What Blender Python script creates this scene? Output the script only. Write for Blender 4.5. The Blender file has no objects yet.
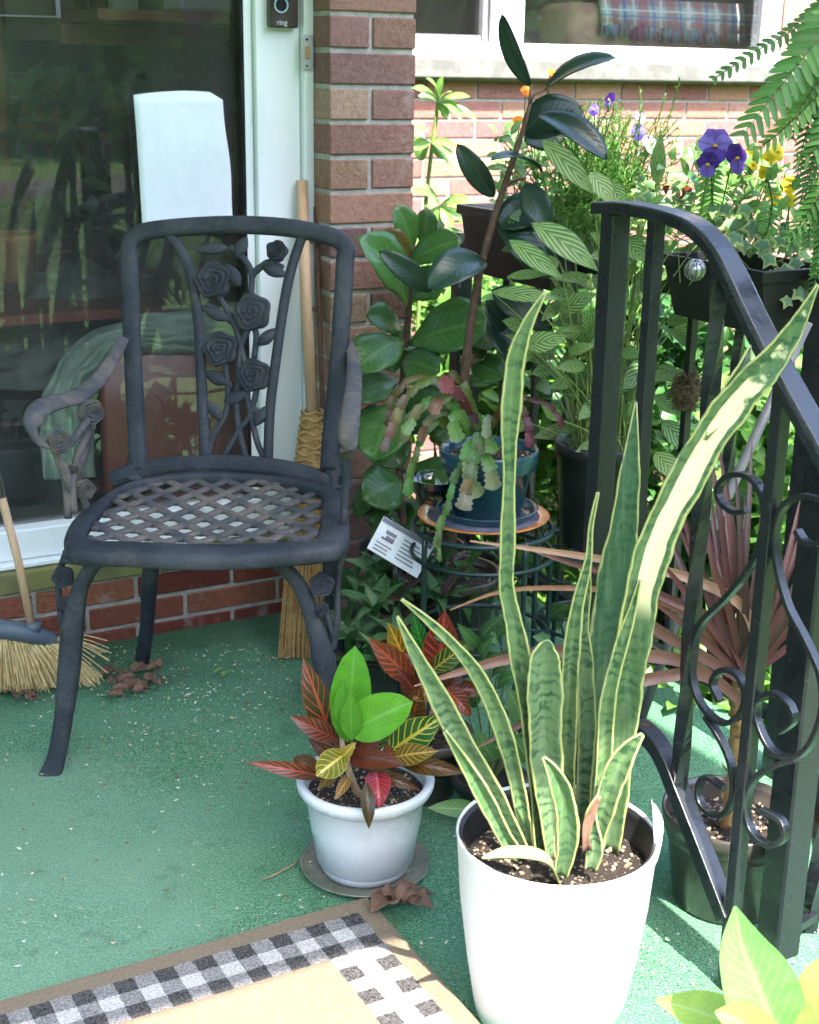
import bpy, bmesh, math, random
from mathutils import Vector, Matrix, noise as mnoise
V = Vector
R = math.radians
rnd = random.Random(7)
C = bpy.context.scene.collection
scene = bpy.context.scene

# ------------------------------------------------------------------ camera, sky, sun, exposure
CAM_H = 1.10
FPX = 1400.0
PITCH = 17.3
ROLL = 0.9
W_, H_ = 819, 1024
cam_d = bpy.data.cameras.new('camera')
cam = bpy.data.objects.new('camera', cam_d)
C.objects.link(cam)
cam_d.sensor_fit = 'VERTICAL'
cam_d.sensor_height = 24.0
cam_d.lens = 24.0 * FPX / H_
cam_d.clip_start = 0.05
cam_d.clip_end = 500
CM = Matrix.Rotation(R(90 - PITCH), 3, 'X') @ Matrix.Rotation(R(ROLL), 3, 'Z')
cam.matrix_world = Matrix.Translation((0, 0, CAM_H)) @ CM.to_4x4()
scene.camera = cam
cam_d.dof.use_dof = True
cam_d.dof.focus_distance = 2.0
cam_d.dof.aperture_fstop = 7.0

SUN_EL = 58.0
SUN_AZ = (0.4, -0.9165)
world = bpy.data.worlds.new('World')
scene.world = world
world.use_nodes = True
wn = world.node_tree
bg = wn.nodes['Background']
sky = wn.nodes.new('ShaderNodeTexSky')
sky.sky_type = 'NISHITA'
sky.sun_disc = False
sky.dust_density = 2.0; sky.ozone_density = 1.6
sky.sun_elevation = R(SUN_EL)
sky.sun_rotation = math.atan2(SUN_AZ[0], SUN_AZ[1])
wn.links.new(sky.outputs[0], bg.inputs[0])
bg.inputs[1].default_value = 0.15
sun_d = bpy.data.lights.new('sun', 'SUN')
sun_d.energy = 2.5
sun_d.angle = R(0.5)
sun_d.color = (1.0, 0.95, 0.87)
sun = bpy.data.objects.new('sun', sun_d)
C.objects.link(sun)
SV = V((SUN_AZ[0] * math.cos(R(SUN_EL)), SUN_AZ[1] * math.cos(R(SUN_EL)), math.sin(R(SUN_EL)))).normalized()
sun.rotation_euler = SV.to_track_quat('Z', 'Y').to_euler()
sun.location = SV * 20
scene.view_settings.view_transform = 'Standard'
scene.view_settings.look = 'None'
scene.view_settings.exposure = 3.12
scene.view_settings.gamma = 1.0
scene.render.engine = 'CYCLES'

# ------------------------------------------------------------------ picture-to-place measuring
CP = V((0, 0, CAM_H))
def ray(px, py):
    return (CM @ V(((px - W_ / 2) / FPX, -(py - H_ / 2) / FPX, -1.0)))
def at(px, py, d=None, z=None, pl=None):
    r = ray(px, py)
    if d is not None: return CP + r * (d / r.y)
    if z is not None: return CP + r * ((z - CAM_H) / r.z)
    p, n = pl
    return CP + r * ((p - CP).dot(n) / r.dot(n))
def mpp(p):                      # metres per picture pixel at a point
    return (CM.transposed() @ (p - CP)).z * -1 / FPX
HO = V((-0.163, 2.854, 0.0)); HU = V((0.879, 0.477, 0)).normalized(); HN = V((HU.y, -HU.x, 0))
UP = V((0, 0, 1))
def hp(a, b, z): return HO + HU * a + HN * b + UP * z
def hat(px, py, b): return at(px, py, pl=(hp(0, b, 0), HN))
def ha(p): return (p - HO).dot(HU)
def hb(p): return (p - HO).dot(HN)

# ------------------------------------------------------------------ node helpers
def lin(h):
    if isinstance(h, str):
        h = h.lstrip('#'); c = [int(h[i:i + 2], 16) / 255 for i in (0, 2, 4)]
        return tuple((x / 12.92 if x <= .04045 else ((x + .055) / 1.055) ** 2.4) for x in c)
    return tuple(h[:3])
def c4(c): return (*lin(c), 1.0)
class NT:
    def __init__(s, name):
        s.m = bpy.data.materials.new(name); s.m.use_nodes = True
        s.t = s.m.node_tree; s.n = s.t.nodes; s.bsdf = s.n['Principled BSDF']; s.out = s.n['Material Output']
    def lk(s, a, b): s.t.links.new(a, b)
    def put(s, v, sock):
        if hasattr(v, 'is_linked') or hasattr(v, 'links'): s.lk(v, sock)
        elif isinstance(v, (tuple, list, str)) : sock.default_value = c4(v)
        else: sock.default_value = v
    def M(s, op, a, b=0.0, c=None, clamp=False):
        n = s.n.new('ShaderNodeMath'); n.operation = op; n.use_clamp = clamp
        s.put(a, n.inputs[0]); s.put(b, n.inputs[1])
        if c is not None: s.put(c, n.inputs[2])
        return n.outputs[0]
    def mix(s, f, a, b, mode='MIX'):
        n = s.n.new('ShaderNodeMix'); n.data_type = 'RGBA'; n.blend_type = mode
        s.put(f, n.inputs[0]); s.put(a, n.inputs[6]); s.put(b, n.inputs[7]); return n.outputs[2]
    def ramp(s, f, lo, hi, a=0.0, b=1.0):
        n = s.n.new('ShaderNodeMapRange'); s.put(f, n.inputs[0]); n.interpolation_type = 'SMOOTHSTEP'
        n.inputs[1].default_value = lo; n.inputs[2].default_value = hi; n.inputs[3].default_value = a; n.inputs[4].default_value = b
        return n.outputs[0]
    def coord(s, kind='Object'):
        n = s.n.new('ShaderNodeTexCoord'); return n.outputs[kind]
    def mapping(s, v, scale=(1, 1, 1), rot=(0, 0, 0)):
        n = s.n.new('ShaderNodeMapping'); s.lk(v, n.inputs[0]); n.inputs['Scale'].default_value = scale; n.inputs['Rotation'].default_value = rot; return n.outputs[0]
    def noise(s, scale, detail=3, rough=.55, vec=None, col=False):
        n = s.n.new('ShaderNodeTexNoise'); n.inputs['Scale'].default_value = scale; n.inputs['Detail'].default_value = detail; n.inputs['Roughness'].default_value = rough
        s.lk(vec if vec is not None else s.coord(), n.inputs['Vector']); return n.outputs[1 if col else 0]
    def voro(s, scale, vec=None, out=0):
        n = s.n.new('ShaderNodeTexVoronoi'); n.inputs['Scale'].default_value = scale
        s.lk(vec if vec is not None else s.coord(), n.inputs['Vector']); return n.outputs[out]
    def uv(s):
        n = s.n.new('ShaderNodeSeparateXYZ'); s.lk(s.coord('UV'), n.inputs[0]); return n.outputs[0], n.outputs[1]
    def sep(s, v):
        n = s.n.new('ShaderNodeSeparateXYZ'); s.lk(v, n.inputs[0]); return n.outputs
    def attr(s, name):
        n = s.n.new('ShaderNodeAttribute'); n.attribute_name = name; return n.outputs[0]
    def bump(s, h, strength=.3, dist=.01):
        n = s.n.new('ShaderNodeBump'); n.inputs['Strength'].default_value = strength; n.inputs['Distance'].default_value = dist
        s.lk(h, n.inputs['Height']); s.lk(n.outputs[0], s.bsdf.inputs['Normal']); return n.outputs[0]
    def fin(s, col=None, rough=.5, metal=0, spec=None, transl=0, coat=0):
        b = s.bsdf
        if col is not None: s.put(col, b.inputs['Base Color'])
        s.put(rough, b.inputs['Roughness']); b.inputs['Metallic'].default_value = metal
        if spec is not None: b.inputs['Specular IOR Level'].default_value = spec
        if coat: b.inputs['Coat Weight'].default_value = coat; b.inputs['Coat Roughness'].default_value = .15
        if transl:
            t = s.n.new('ShaderNodeBsdfTranslucent'); s.put(col, t.inputs[0])
            mx = s.n.new('ShaderNodeMixShader'); mx.inputs[0].default_value = transl
            s.lk(b.outputs[0], mx.inputs[1]); s.lk(t.outputs[0], mx.inputs[2]); s.lk(mx.outputs[0], s.out.inputs[0])
        return s.m

def simple(name, c, c2=None, scale=20, rough=.5, metal=0, bump=0, bscale=None, spec=None, transl=0, dirt=None, coat=0):
    t = NT(name)
    col = c
    f = t.noise(scale, 4)
    if c2 is not None: col = t.mix(t.ramp(f, .35, .65), c, c2)
    if dirt is not None:
        g = t.ramp(t.noise(scale * 2.7, 6, .7), dirt[1], dirt[1] + .12)
        col = t.mix(g, col, dirt[0])
    if bump: t.bump(t.noise(bscale or scale * 4, 4), bump, .004)
    rr = t.ramp(t.noise(scale * 1.3, 3), .3, .7, max(.05, rough - .08), min(1, rough + .1))
    return t.fin(col, rr, metal, spec, transl, coat)

def leafmat(name, pattern, rough=.42, transl=.28, K=9, slope=.55, amt=.8, edge=None, bumpy=.25):
    """blade colour from Col, vein / margin colour from Col2, laid out along the leaf's own UV"""
    t = NT(name); u, v = t.uv(); A = t.attr('Col'); B = t.attr('Col2')
    up = t.M('MULTIPLY', t.M('ABSOLUTE', t.M('SUBTRACT', u, .5)), 2.0)
    n1 = t.noise(60, 3); n2 = t.noise(14, 3)
    ph = t.M('SUBTRACT', t.M('MULTIPLY', v, float(K)), t.M('MULTIPLY', up, slope * K * .45))
    fr = t.M('ABSOLUTE', t.M('SUBTRACT', t.M('FRACT', ph), .5))      # 0 at the vein
    mid = t.ramp(up, .03, .13, 1, 0)
    if pattern == 'vein':
        lat = t.M('MULTIPLY', t.ramp(fr, .02, .12, 1, 0), t.ramp(up, .5, 1.0, .75, .1))
        mask = t.M('MAXIMUM', mid, lat)
    elif pattern == 'croton':
        w = t.ramp(n2, .3, .7, .02, .15)
        lat = t.M('LESS_THAN', fr, w)
        mask = t.M('MAXIMUM', t.ramp(up, .06, .13, 1, 0), t.M('MULTIPLY', lat, t.ramp(up, .75, 1, 1, .3)))
        rim = t.ramp(up, .9, .98); mask = t.M('MAXIMUM', mask, t.M('MULTIPLY', rim, .5))
    elif pattern == 'herring':
        lat = t.ramp(fr, .1, .26, 1, 0); rim = t.ramp(up, .86, .97, 1, 0)
        mask = t.M('MULTIPLY', t.M('MULTIPLY', lat, rim), t.ramp(up, .0, .12, .4, 1))
    elif pattern == 'edge':
        mask = t.ramp(t.M('ADD', up, t.M('MULTIPLY', t.M('SUBTRACT', n2, .5), .5)), .66, .8)
    else:
        mask = t.M('MULTIPLY', mid, .5)
    mask = t.M('MULTIPLY', mask, amt)
    Av = t.mix(t.ramp(n1, .3, .7, 0, .35), A, t.mix(1.0, A, (.45, .5, .4), 'MULTIPLY'))
    col = t.mix(mask, Av, B)
    col = t.mix(t.M('MULTIPLY', t.ramp(t.noise(95, 2), .68, .78), .6), col, (.09, .045, .02))
    h = t.M('ADD', t.M('MULTIPLY', fr, .6), t.M('MULTIPLY', n1, .4))
    t.bump(h, bumpy, .0025)
    return t.fin(col, rough, 0, .4, transl)

# ------------------------------------------------------------------ mesh builder
class MB:
    def __init__(s): s.v = []; s.f = []; s.uv = []; s.c = []; s.c2 = []; s.mi = []
    def face(s, idx, uv=None, c=None, c2=None, mi=0):
        s.f.append(tuple(idx)); s.uv.append(uv); s.c.append(c); s.c2.append(c2); s.mi.append(mi)
    def box(s, o, x, y, z, c=None, ch=0):
        """box from corner o along vectors x,y,z ; ch = chamfer"""
        b = len(s.v)
        if ch <= 0:
            for k in (0, 1):
                for j in (0, 1):
                    for i in (0, 1): s.v.append(o + x * i + y * j + z * k)
            for q in ((0, 2, 3, 1), (4, 5, 7, 6), (0, 1, 5, 4), (2, 6, 7, 3), (0, 4, 6, 2), (1, 3, 7, 5)): s.face([b + i for i in q], c=c)
            return
        ax = [x, y, z]; L = [a.length for a in ax]; D = [a / l for a, l in zip(ax, L)]
        cidx = {}
        def pt(sx, sy, sz, k):
            key = (sx, sy, sz, k)
            if key in cidx: return cidx[key]
            p = o.copy(); sg = (sx, sy, sz)
            for i in range(3):
                inset = 0 if i == k else ch
                p = p + D[i] * (L[i] - inset if sg[i] else inset)
            s.v.append(p); cidx[key] = len(s.v) - 1; return cidx[key]
        for k in range(3):
            i, j = [q for q in range(3) if q != k]
            for sgn in (0, 1):
                cs = []
                for a_, b_ in ((0, 0), (1, 0), (1, 1), (0, 1)):
                    g = [0, 0, 0]; g[k] = sgn; g[i] = a_; g[j] = b_; cs.append(pt(*g, k))
                s.face(cs, c=c)
        for k in range(3):      # edges along axis k
            i, j = [q for q in range(3) if q != k]
            for a_ in (0, 1):
                for b_ in (0, 1):
                    g0 = [0, 0, 0]; g0[i] = a_; g0[j] = b_; g1 = list(g0); g1[k] = 1
                    s.face([pt(*g0, i), pt(*g1, i), pt(*g1, j), pt(*g0, j)], c=c)
        for a_ in (0, 1):
            for b_ in (0, 1):
                for d_ in (0, 1): s.face([pt(a_, b_, d_, 0), pt(a_, b_, d_, 1), pt(a_, b_, d_, 2)], c=c)
    def tube(s, pts, rad, n=8, flat=1.0, ref=None, cap=True, c=None, square=False, twist=0, sq=0):
        """sweep; rad number or list; flat = thickness along ref / width"""
        pts = [V(p) for p in pts]; m = len(pts)
        if not hasattr(rad, '__len__'): rad = [rad] * m
        elif len(rad) != m: rad = [interp(rad, i / (m - 1)) for i in range(m)]
        b = len(s.v); T = []
        for i in range(m):
            a = pts[max(i - 1, 0)]; q = pts[min(i + 1, m - 1)]; T.append((q - a).normalized())
        nr = V(ref) if ref is not None else (V((0, 0, 1)) if abs(T[0].z) < .9 else V((1, 0, 0)))
        for i in range(m):
            if ref is not None: nr = V(ref)
            nr = (nr - T[i] * nr.dot(T[i]))
            if nr.length < 1e-5: nr = V((1, .3, .2)).cross(T[i])
            nr.normalize(); bi = T[i].cross(nr)
            for k in range(n):
                a = 2 * math.pi * (k + (.5 if square else 0)) / n + twist * i
                q = 1.414 if (square and n == 4) else 1
                if sq: q = 1 / (abs(math.cos(a)) ** sq + abs(math.sin(a)) ** sq) ** (1 / sq)
                s.v.append(pts[i] + nr * (math.cos(a) * rad[i] * flat * q) + bi * (math.sin(a) * rad[i] * q))
        for i in range(m - 1):
            for k in range(n):
                k2 = (k + 1) % n
                s.face([b + i * n + k, b + i * n + k2, b + (i + 1) * n + k2, b + (i + 1) * n + k],
                       [(k / n, i / m), ((k + 1) / n, i / m), ((k + 1) / n, (i + 1) / m), (k / n, (i + 1) / m)], c)
        if cap:
            s.face([b + k for k in range(n)][::-1], c=c); s.face([b + (m - 1) * n + k for k in range(n)], c=c)
    def lathe(s, o, prof, n=48, c=None, sx=1.0):
        """prof: list of (r,z) ; closed profile if first==last"""
        b = len(s.v)
        for r, z in prof:
            for k in range(n):
                a = 2 * math.pi * k / n
                s.v.append(o + V((math.cos(a) * r * sx, math.sin(a) * r, z)))
        for i in range(len(prof) - 1):
            for k in range(n):
                k2 = (k + 1) % n
                s.face([b + i * n + k, b + i * n + k2, b + (i + 1) * n + k2, b + (i + 1) * n + k],
                       [(k / n, i / len(prof)), ((k + 1) / n, i / len(prof)), ((k + 1) / n, (i + 1) / len(prof)), (k / n, (i + 1) / len(prof))], c)
        if prof[0][0] > 1e-4 and prof[0] != prof[-1]: s.face([b + k for k in range(n)][::-1], c=c)
        if prof[-1][0] > 1e-4 and prof[0] != prof[-1]: s.face([b + (len(prof) - 1) * n + k for k in range(n)], c=c)
    def ribbon(s, pts, wid, nrm, fold=.25, c=None, c2=None, nx=4, wave=0, th=0, cup=0):
        """leaf blade along pts; wid = full widths; nrm faces upper side"""
        b = len(s.v); m = len(pts); ph = rnd.random() * 6
        for i in range(m):
            T = (pts[min(i + 1, m - 1)] - pts[max(i - 1, 0)]).normalized()
            n_ = nrm[i] if isinstance(nrm, list) else nrm
            sd = T.cross(n_)
            if sd.length < 1e-4: sd = V((1, 0, 0))
            sd.normalize(); nn = sd.cross(T).normalized()
            w = wid[i] if hasattr(wid, '__len__') else wid
            for j in range(nx + 1):
                q = j / nx * 2 - 1
                h = abs(q) * fold * w * .5 + (q * q) * cup * w + wave * w * math.sin(i * 1.9 + ph + (1.3 if q > 0 else 0)) * abs(q)
                s.v.append(pts[i] + sd * (q * w * .5 * (1 - .08 * fold)) + nn * h)
        for i in range(m - 1):
            for j in range(nx):
                a = b + i * (nx + 1) + j
                s.face([a, a + 1, a + nx + 2, a + nx + 1],
                       [(j / nx, i / (m - 1)), ((j + 1) / nx, i / (m - 1)), ((j + 1) / nx, (i + 1) / (m - 1)), (j / nx, (i + 1) / (m - 1))], c, c2)
    def poly(s, pts, nrm, th, c=None):
        """flat polygon extruded by th along nrm (n-gon caps)"""
        b = len(s.v); n = len(pts)
        for p in pts: s.v.append(p)
        for p in pts: s.v.append(p + nrm * th)
        s.face(list(range(b, b + n))[::-1], c=c); s.face(list(range(b + n, b + 2 * n)), c=c)
        for i in range(n):
            j = (i + 1) % n; s.face([b + i, b + j, b + n + j, b + n + i], c=c)
    def build(s, name, mat, parent=None, smooth=True, bevel=0, subd=0, solid=0, recalc=True):
        off = parent.location.copy() if parent is not None and parent.type == 'EMPTY' else V((0, 0, 0))
        if parent is not None and parent.type != 'EMPTY':
            off = V(parent.get('_o', (0, 0, 0)))
        me = bpy.data.meshes.new(name)
        me.from_pydata([tuple(p - off) for p in s.v], [], s.f)
        uvl = me.uv_layers.new(name='UVMap')
        has = any(c is not None for c in s.c)
        ca = me.color_attributes.new('Col', 'FLOAT_COLOR', 'CORNER') if has else None
        cb = me.color_attributes.new('Col2', 'FLOAT_COLOR', 'CORNER') if has else None
        uvl = me.uv_layers['UVMap']
        if has: ca = me.color_attributes['Col']; cb = me.color_attributes['Col2']
        for p, uv, c, c2 in zip(me.polygons, s.uv, s.c, s.c2):
            p.use_smooth = smooth
            for k, li in enumerate(p.loop_indices):
                if uv is not None and k < len(uv): uvl.data[li].uv = uv[k]
                if has:
                    ca.data[li].color = (*(c or (.1, .1, .1))[:3], 1)
                    cb.data[li].color = (*(c2 or c or (.1, .1, .1))[:3], 1)
        if recalc:
            bm = bmesh.new(); bm.from_mesh(me); bmesh.ops.recalc_face_normals(bm, faces=bm.faces); bm.to_mesh(me); bm.free()
        me.update()
        o = bpy.data.objects.new(name, me); C.objects.link(o)
        for m_ in (mat if isinstance(mat, (list, tuple)) else [mat]): me.materials.append(m_)
        if parent is not None: o.parent = parent
        o['_o'] = tuple(off)
        if solid:
            md = o.modifiers.new('s', 'SOLIDIFY'); md.thickness = solid; md.offset = 0
        if bevel:
            md = o.modifiers.new('b', 'BEVEL'); md.width = bevel; md.segments = 2; md.limit_method = 'ANGLE'; md.angle_limit = R(40); md.harden_normals = False
        if subd:
            md = o.modifiers.new('d', 'SUBSURF'); md.levels = subd; md.render_levels = subd
        return o

def interp(l, t):
    x = t * (len(l) - 1); i = min(int(x), len(l) - 2); return l[i] + (l[i + 1] - l[i]) * (x - i)
def cat(pts, n=6, closed=False):
    """Catmull-Rom through points (Vectors or tuples of any length)"""
    P = [V(p) for p in pts]; out = []; m = len(P)
    rng = m if closed else m - 1
    for i in range(rng):
        if closed: a, b, c, d = P[(i - 1) % m], P[i], P[(i + 1) % m], P[(i + 2) % m]
        else: a, b, c, d = P[max(i - 1, 0)], P[i], P[i + 1], P[min(i + 2, m - 1)]
        for k in range(n):
            t = k / n
            out.append(.5 * ((2 * b) + (c - a) * t + (2 * a - 5 * b + 4 * c - d) * t * t + (3 * b - a - 3 * c + d) * t ** 3))
    if not closed: out.append(P[-1])
    return out
def thing(name, loc, label, cat_, group=None):
    o = bpy.data.objects.new(name, None); C.objects.link(o); o.location = loc; o.empty_display_size = .05
    o['label'] = label; o['category'] = cat_
    if group: o['group'] = group
    return o
def tag(o, label, cat_, group=None, kind=None):
    o['label'] = label; o['category'] = cat_
    if group: o['group'] = group
    if kind: o['kind'] = kind
    return o
def struct(o): o['kind'] = 'structure'; return o
def jit(c, a=.15):
    k = 1 + rnd.uniform(-a, a); return tuple(max(0, min(1, x * k * (1 + rnd.uniform(-a, a) * .3))) for x in lin(c))

PROF = {
    'ovate': lambda t: math.sin(math.pi * min(1, t ** .75)) ** .75 if 0 < t < 1 else 0,
    'obov': lambda t: math.sin(math.pi * t ** 1.5) ** .7 if 0 < t < 1 else 0,
    'lance': lambda t: math.sin(math.pi * t ** .85) ** .95 if 0 < t < 1 else 0,
    'ell': lambda t: math.sin(math.pi * t) ** .6 if 0 < t < 1 else 0,
    'strap': lambda t: min(1, .55 + t * 3) * min(1, (1 - t) * 2.2) ** .8,
}
def leaf3(mb, base, tip, w, shape='ovate', arch=.12, nrm=None, fold=.2, c=(.1, .3, .05), c2=None, n=8, nx=4, wave=0.0, cup=0):
    """blade from base to tip in metres; arches along its normal"""
    d = tip - base; L = d.length
    if nrm is None: nrm = V((rnd.uniform(-.4, .4), -.8, .75 + rnd.uniform(-.3, .3)))
    nrm = nrm.normalized(); side = d.cross(nrm)
    nn = side.cross(d).normalized() if side.length > 1e-6 else V((0, 0, 1))
    pts = []; ws = []
    for i in range(n + 1):
        t = i / n; pts.append(base + d * t + nn * (arch * L * 4 * t * (1 - t)))
        ws.append(max(PROF[shape](t), .04 if i in (0,) else .015) * w)
    mb.ribbon(pts, ws, nn, fold, c, c2, nx, wave, cup=cup)
def L(mb, bx, by, tx, ty, w, d0, d1=None, **k):
    """leaf measured in the picture, set at real depths d0 (base) and d1 (tip)"""
    if d1 is None: d1 = d0 - .03
    a = at(bx, by, d=d0); b = at(tx, ty, d=d1)
    leaf3(mb, a, b, w * mpp((a + b) / 2), **k)
# ------------------------------------------------------------------ materials
M = {}
def carpet_mat():
    t = NT('green_turf_carpet'); v = t.coord()
    n1 = t.noise(290, 3, .8, v); n2 = t.noise(5, 4, .6, v); n3 = t.noise(60, 4, .7, v)
    col = t.mix(t.ramp(n1, .36, .64), (.028, .13, .062), (.26, .56, .32))
    col = t.mix(t.ramp(n3, .35, .75, 0, .5), col, (.05, .23, .12))
    col = t.mix(t.ramp(n2, .35, .7, 0, .35), col, (.20, .37, .26))
    col = t.mix(t.M('MULTIPLY', t.ramp(t.noise(330, 2, .6, v), .62, .68), .7), col, (.48, .62, .50))
    # soft patch of light by the door painted into the carpet colour; grime along the house wall (both broken up by noise)
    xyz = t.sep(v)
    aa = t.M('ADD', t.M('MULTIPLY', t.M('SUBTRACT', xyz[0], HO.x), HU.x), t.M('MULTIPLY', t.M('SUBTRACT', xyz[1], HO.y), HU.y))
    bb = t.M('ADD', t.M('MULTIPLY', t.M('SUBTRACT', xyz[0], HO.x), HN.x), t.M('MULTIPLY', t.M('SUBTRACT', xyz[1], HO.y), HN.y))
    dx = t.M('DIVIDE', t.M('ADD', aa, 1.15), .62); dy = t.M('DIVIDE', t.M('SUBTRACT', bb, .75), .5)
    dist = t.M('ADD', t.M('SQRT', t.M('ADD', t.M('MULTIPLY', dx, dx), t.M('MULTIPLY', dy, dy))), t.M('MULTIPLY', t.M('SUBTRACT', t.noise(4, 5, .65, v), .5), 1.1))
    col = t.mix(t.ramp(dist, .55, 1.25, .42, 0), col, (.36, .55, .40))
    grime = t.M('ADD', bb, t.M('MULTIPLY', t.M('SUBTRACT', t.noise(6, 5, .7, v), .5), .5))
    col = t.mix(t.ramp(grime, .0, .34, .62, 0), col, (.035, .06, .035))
    col = t.mix(t.M('MULTIPLY', t.ramp(t.noise(11, 5, .7, v), .56, .72), .4), col, (.05, .10, .055))
    t.bump(t.M('ADD', n1, t.M('MULTIPLY', n3, .6)), 1.0, .008)
    return t.fin(col, .92, 0, .15)
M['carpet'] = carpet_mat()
def brick_mat():
    t = NT('rough_face_brick'); A = t.attr('Col'); v = t.coord()
    n = t.noise(90, 5, .7, v); n2 = t.noise(260, 3, .6, v); n3 = t.noise(16, 4, .6, v)
    col = t.mix(t.ramp(n, .32, .68, 0, .75), A, t.mix(1.0, A, (.62, .52, .48), 'MULTIPLY'))
    col = t.mix(t.ramp(t.noise(7, 4, .6, v), .35, .7, 0, .4), col, t.mix(1.0, A, (1.12, 1.10, 1.04), 'MULTIPLY'))
    col = t.mix(t.ramp(n2, .62, .7, 0, .6), col, (.06, .035, .03))
    col = t.mix(t.ramp(n3, .58, .75, 0, .3), col, (.45, .42, .38))
    t.bump(t.M('ADD', n, t.M('MULTIPLY', n2, .6)), .9, .005)
    return t.fin(col, .88, 0, .2)
M['brick'] = brick_mat()
M['mortar'] = simple('mortar', (.42, .40, .36), (.33, .31, .28), 60, .95, bump=.6, bscale=250, dirt=((.2, .19, .17), .6))
M['white_paint'] = simple('white_door_paint', (.80, .82, .82), (.74, .77, .78), 6, .35, bump=.05, dirt=((.5, .48, .42), .68))
M['olive'] = simple('weathered_olive_sill', (.20, .19, .06), (.12, .12, .05), 14, .7, bump=.3, dirt=((.1, .08, .05), .6))
M['concrete'] = simple('stone_sill', (.17, .165, .15), (.12, .118, .105), 18, .9, bump=.4, bscale=140)
M['dark_room'] = simple('dark_interior', (.17, .13, .10), (.11, .09, .07), 3, .8)
M['room_floor'] = simple('brown_interior_floor', (.07, .05, .035), (.05, .035, .025), 9, .7, bump=.1)
M['soil'] = (lambda t: (t.bump(t.noise(160, 5, .7), 1, .01), t.fin(t.mix(t.ramp(t.noise(220, 3, .6), .6, .68), t.mix(t.noise(60), (.012, .008, .006), (.05, .03, .02)), (.5, .42, .3)), .95))[1])(NT('potting_soil'))
M['soil_bits'] = simple('bark_chips', (.16, .09, .05), (.45, .36, .25), 120, .9)
M['iron'] = (lambda t: (t.bump(t.noise(55, 4), .25, .003), t.fin(t.mix(t.M('MULTIPLY', t.ramp(t.noise(160, 5, .75), .66, .72), .8), (.012, .014, .017), (.30, .31, .32)), t.ramp(t.noise(30), .3, .7, .22, .42), 0, .6))[1])(NT('glossy_black_iron_paint'))
M['chair'] = (lambda t: (t.bump(t.M('ADD', t.noise(190, 4, .7), t.noise(70, 4, .7)), .8, .0025), t.fin(t.mix(t.M('MULTIPLY', t.ramp(t.noise(240, 4, .75), .69, .75), .7), t.mix(t.M('MULTIPLY', t.ramp(t.noise(22, 6, .75), .5, .68), .38), t.mix(t.ramp(t.noise(7, 4), .4, .65), (.020, .025, .034), (.040, .045, .055)), (.10, .09, .08)), (.5, .46, .42)), t.ramp(t.noise(25), .3, .7, .5, .75), .0, .4))[1])(NT('dark_slate_cast_metal'))
M['chair_worn'] = (lambda t: (t.bump(t.noise(150, 5, .7), .7, .003), t.fin(t.mix(t.ramp(t.noise(16, 5, .75), .36, .72), (.052, .056, .066), (.17, .135, .11)), .8, 0, .3))[1])(NT('rust_dusted_cast_metal'))
M['broomwood'] = (lambda t: t.fin(t.mix(t.noise(5, 4, .6, t.mapping(t.coord(), (40, 40, 3))), (.42, .24, .13), (.62, .42, .27)), .6))(NT('pale_broomstick_wood'))
M['bristle_y'] = simple('yellow_bristles', (.85, .68, .36), (.62, .46, .20), 60, .7, transl=.1)
M['corn'] = simple('straw_bristles', (.42, .26, .10), (.30, .17, .06), 60, .8, bump=.5)
M['greyplastic'] = simple('blue_grey_plastic', (.09, .12, .16), (.06, .08, .10), 10, .4)
M['pot_white'] = simple('pale_grey_white_glazed_pot', (.62, .65, .68), (.56, .58, .61), 8, .28, dirt=((.35, .32, .27), .70), coat=.2)
M['pot_matte'] = (lambda t: (t.bump(t.M('SINE', t.M('MULTIPLY', t.sep(t.coord())[2], 900.0)), .10, .001), t.fin(t.mix(t.ramp(t.noise(12, 4), .6, .7, 0, .35), (.80, .79, .77), (.62, .58, .5)), .45))[1])(NT('ribbed_white_pot'))
M['pot_black'] = simple('black_nursery_plastic', (.013, .013, .014), (.03, .03, .03), 14, .35, dirt=((.12, .10, .08), .68))
M['pot_brown'] = simple('dark_brown_plastic_pot', (.055, .045, .038), (.09, .08, .07), 9, .22, dirt=((.16, .14, .12), .66))
M['pot_blue'] = simple('teal_blue_glaze', (.010, .045, .072), (.02, .075, .10), 12, .2, dirt=((.14, .17, .17), .7), coat=.4)
M['plate'] = (lambda t: t.fin(t.mix(t.ramp(t.noise(30, 4), .35, .7), (.55, .20, .05), (.40, .13, .03)), .3, coat=.4))(NT('orange_glazed_plate'))
M['platein'] = simple('slate_plate_centre', (.10, .11, .16), (.14, .14, .19), 30, .3)
M['saucer'] = simple('grey_green_saucer', (.13, .15, .12), (.22, .21, .17), 22, .3, dirt=((.05, .04, .03), .62))
M['wire'] = simple('dark_green_wire', (.006, .022, .022), (.012, .03, .03), 30, .35)
M['stem_brown'] = simple('brown_bark', (.14, .075, .05), (.08, .045, .032), 70, .8, bump=.5)
M['stem_green'] = simple('green_stem', (.22, .28, .07), (.14, .20, .05), 30, .6)
M['stem_tan'] = simple('tan_croton_bark', (.42, .30, .17), (.28, .19, .10), 70, .8, bump=.5)
M['cork'] = simple('dull_silver_plate', (.5, .51, .52), (.4, .4, .41), 20, .35)
M['bark'] = simple('tree_bark', (.10, .075, .055), (.05, .04, .03), 12, .95, bump=1, bscale=40)
M['deadleaf'] = simple('dry_brown_leaf', (.13, .07, .045), (.24, .13, .085), 40, .8, transl=.15)
M['flake'] = (lambda t: t.fin(t.attr('Col'), .8))(NT('fallen_flakes'))
M['sheet'] = (lambda t: (t.bump(t.noise(9, 3, .5), .5, .02), t.fin(t.mix(t.ramp(t.noise(5, 4), .4, .7, 0, .5), (.82, .84, .88), (.72, .74, .80)), .7, transl=.1))[1])(NT('creased_white_sheet'))
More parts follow.
